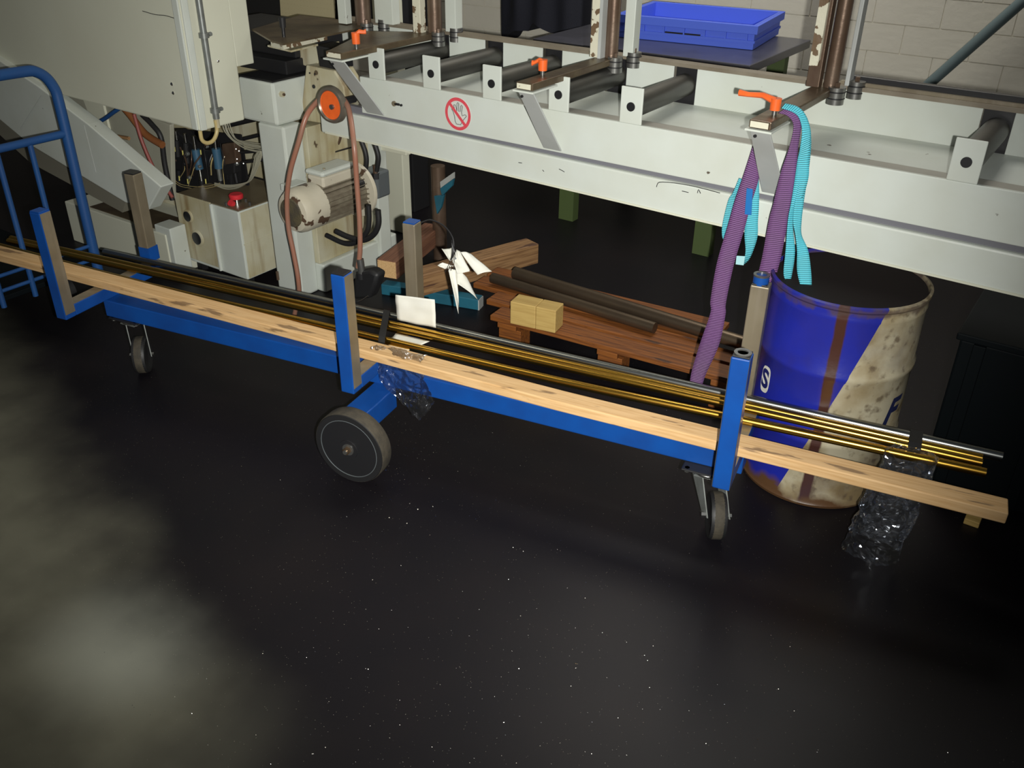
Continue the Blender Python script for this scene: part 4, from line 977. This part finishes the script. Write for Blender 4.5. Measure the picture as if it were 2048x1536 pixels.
b.box(-e,W_+e,-e,0,H_-.035,H_); b.box(-e,W_+e,D_,D_+e,H_-.035,H_); b.box(-e,0,0,D_,H_-.035,H_); b.box(W_,W_+e,0,D_,H_-.035,H_)
b.build('crate_rim', m_crate, cr, bevel=.002, local=True)
B().box(-.006,W_+.006,-.006,0,.028,.038).build('crate_rib', m_crate, cr, local=True)
for k in range(7):
    x = .03+k*(W_-.06)/6; B().box(x-.003,x+.003,-.010,0,.038,H_-.035).build('upright_rib', m_crate, cr, local=True)
B().box(W_,W_+.006,0,D_,.028,.038).build('crate_rib', m_crate, cr, local=True)
B().box(W_*.36,W_*.62,-.008,-.001,H_-.062,H_-.056).build('grip_slot', m_dark, cr, local=True)
# jacket: cloth with folds
Yj = 4.45
bot = [(1008,76),(1030,77),(1037,64),(1051,56),(1075,58),(1081,45),(1089,41),(1104,50),(1119,62),(1150,66),(1178,72)]
xs_ = [PY(x,y,Yj).x for x,y in bot]; zs_ = [PY(x,y,Yj).z for x,y in bot]
nx, nz_ = 40, 26; b = B(); x0, x1 = xs_[0], xs_[-1]
for side in (0, 1):
    for j in range(nz_+1):
        for i in range(nx+1):
            s_ = i/nx; x = x0+(x1-x0)*s_; zb = np.interp(x, xs_, zs_); ztop = 1.68-.9*(abs(s_-.5)**2.2)
            z_ = ztop+(zb-ztop)*j/nz_
            fold = .02*math.sin(s_*21+math.sin(z_*5))+.03*noise.noise(Vector((s_*6, z_*3, 2)))
            bulge = math.sqrt(max(0, 1-(2*s_-1)**2))
            y = Yj + (-1 if side == 0 else .5)*(.02+.09*bulge) + (fold*bulge if side == 0 else 0)
            b.v.append(Vector((x+.02*(1-j/nz_)*0, y, z_)))
n1 = (nx+1)*(nz_+1)
for side in (0, 1):
    for j in range(nz_):
        for i in range(nx):
            a = side*n1+j*(nx+1)+i; b.f.append((a, a+1, a+nx+2, a+nx+1))
for j in range(nz_):
    for i in (0, nx): a = j*(nx+1)+i; b.f.append((a, a+nx+1, n1+a+nx+1, n1+a))
for i in range(nx):
    for j in (0, nz_): a = j*(nx+1)+i; b.f.append((a, a+1, n1+a+1, n1+a))
jk = thing('dark_jacket', 'dark navy jacket hanging against the back wall behind the conveyor', 'jacket', ((x0+x1)/2, Yj, .65))
b.build('jacket_cloth', m_jacket, jk, smooth=True)
B().tube([((x0+x1)/2,Yj,1.68),((x0+x1)/2,Yj+.02,1.76),((x0+x1)/2,Yj+.24,1.78)], .006, n=8).build('hook', m_dark, jk, smooth=True)
p0 = PY(1850,175,4.6); p1 = PY(2048,0,4.6); d = (p1-p0)/(p1.z-p0.z); base = p0-d*p0.z
o = B().tube([base, base+d*2.2], .024, n=16, smooth=0).build('diagonal_pole', m_wallpipe, None, smooth=True); tag(o, 'blue-grey pole leaning diagonally against the back wall at upper right', 'pole')
# dark column and pale panels seen between the uprights
xx0 = PY(790,30,3.3).x; xx1 = PY(812,30,3.3).x
o = B().box(xx0, xx1, 3.3, 3.42, 0, 2.0).build('steel_column', m_dark, None, bevel=.004); tag(o, 'dark steel column standing behind the first two conveyor uprights', 'column')
xx0 = PY(745,30,3.05).x; xx1 = PY(790,30,3.05).x
o = B().box(xx0, xx1, 3.05, 3.10, 0, 2.0).build('machine_guard', m_cab, None, bevel=.004); tag(o, 'pale sheet-metal guard panel left of the dark steel column', 'panel')
# ================================================================== RIGHT SIDE: dark teal container, small wood blocks
ct = thing('steel_container', 'very dark teal steel container in the shadow right of the drum', 'container', (.10, 2.45, 0))
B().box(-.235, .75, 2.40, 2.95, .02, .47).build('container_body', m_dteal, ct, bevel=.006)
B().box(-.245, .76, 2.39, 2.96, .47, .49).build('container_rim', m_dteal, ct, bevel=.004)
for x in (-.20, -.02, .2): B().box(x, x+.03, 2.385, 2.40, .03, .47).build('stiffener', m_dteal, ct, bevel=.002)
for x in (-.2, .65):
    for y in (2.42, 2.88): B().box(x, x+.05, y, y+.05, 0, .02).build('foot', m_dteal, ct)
p = PZ(1940,1052,0); o = B().box(p.x-.018, p.x+.020, p.y, p.y+.05, 0, .018).build('wood_offcut', m_block, None, bevel=.002); tag(o, 'small yellow wood offcut on the floor below the right end of the timber batten', 'offcut')

# ================================================================== BLUE TUBE CART AT LEFT
XC = -3.17
ca = thing('tube_cart', 'blue tubular cart with curved handle frame at the far left', 'cart', (XC, 1.6, 0))
ztop = PX(80,137,XC).z; zr = .655
yp = 1.795
B().tube([(XC,.95,ztop),(XC,1.30,ztop),(XC,1.66,ztop),(XC,1.745,ztop-.012),(XC,yp-.008,ztop-.065),(XC,yp,ztop-.15),(XC,yp,.4),(XC,yp,.12)], .0185, n=16).build('handle_frame', m_blue2, ca, smooth=True)
B().tube([(XC,.95,.66),(XC,1.4,.66),(XC,yp,.66)], .014, n=12, smooth=0).build('cross_rail', m_blue2, ca, smooth=True)
for y in (1.655, 1.535, 1.415, 1.295): B().tube([(XC,y,.12),(XC,y,.66)], .010, n=10, smooth=0).build('vertical_rail', m_blue2, ca, smooth=True)
for z in (.235, .18): B().tube([(XC,.95,z),(XC,yp,z)], .007, n=10, smooth=0).build('base_rail', m_blue2, ca, smooth=True)
B().box(XC-.9, XC-.02, .95, yp, .13, .15).build('deck', m_dteal, ca, bevel=.003)
for x in (XC-.1, XC-.8):
    for y in (1.05, 1.70): B().lathe((x,y,.055), (0,1,0), [(0,-.015),(.055,-.015),(.055,.015),(0,.015)], n=24).build('castor_wheel', m_black, ca, smooth=True)
for x in (XC-.1, XC-.8):
    for y in (1.05, 1.70): B().box(x-.02,x+.02,y-.02,y+.02,.105,.13).build('castor_bracket', m_galv, ca)

# ================================================================== SWARF ON THE FLOOR
b = B(); random.seed(21)
def flake(x, y, s_):
    a = random.uniform(0, 6.28); e = [(math.cos(a+k*2.1)*s_*random.uniform(.5,1), math.sin(a+k*2.1)*s_*random.uniform(.5,1)) for k in range(3)]
    n = len(b.v); tz_ = [random.uniform(.0004, s_*.8) for _ in range(3)]
    b.v += [Vector((x+e[k][0], y+e[k][1], tz_[k])) for k in range(3)]+[Vector((x, y, .0002))]
    b.f += [(n,n+1,n+2),(n,n+3,n+1),(n+1,n+3,n+2),(n+2,n+3,n)]
for i in range(900):
    p = PZ(random.gauss(1000,420), random.uniform(800,1530), 0)
    flake(p.x, p.y, random.uniform(.0008,.0018))
for i in range(130):
    p = PZ(random.gauss(800,50), random.gauss(930,70), 0)
    flake(p.x, p.y, random.uniform(.0010,.0032))
sw = b.build('metal_shavings', m_chrome, None); tag(sw, 'tiny bright metal shavings scattered over the dark floor', 'shavings', kind='stuff')
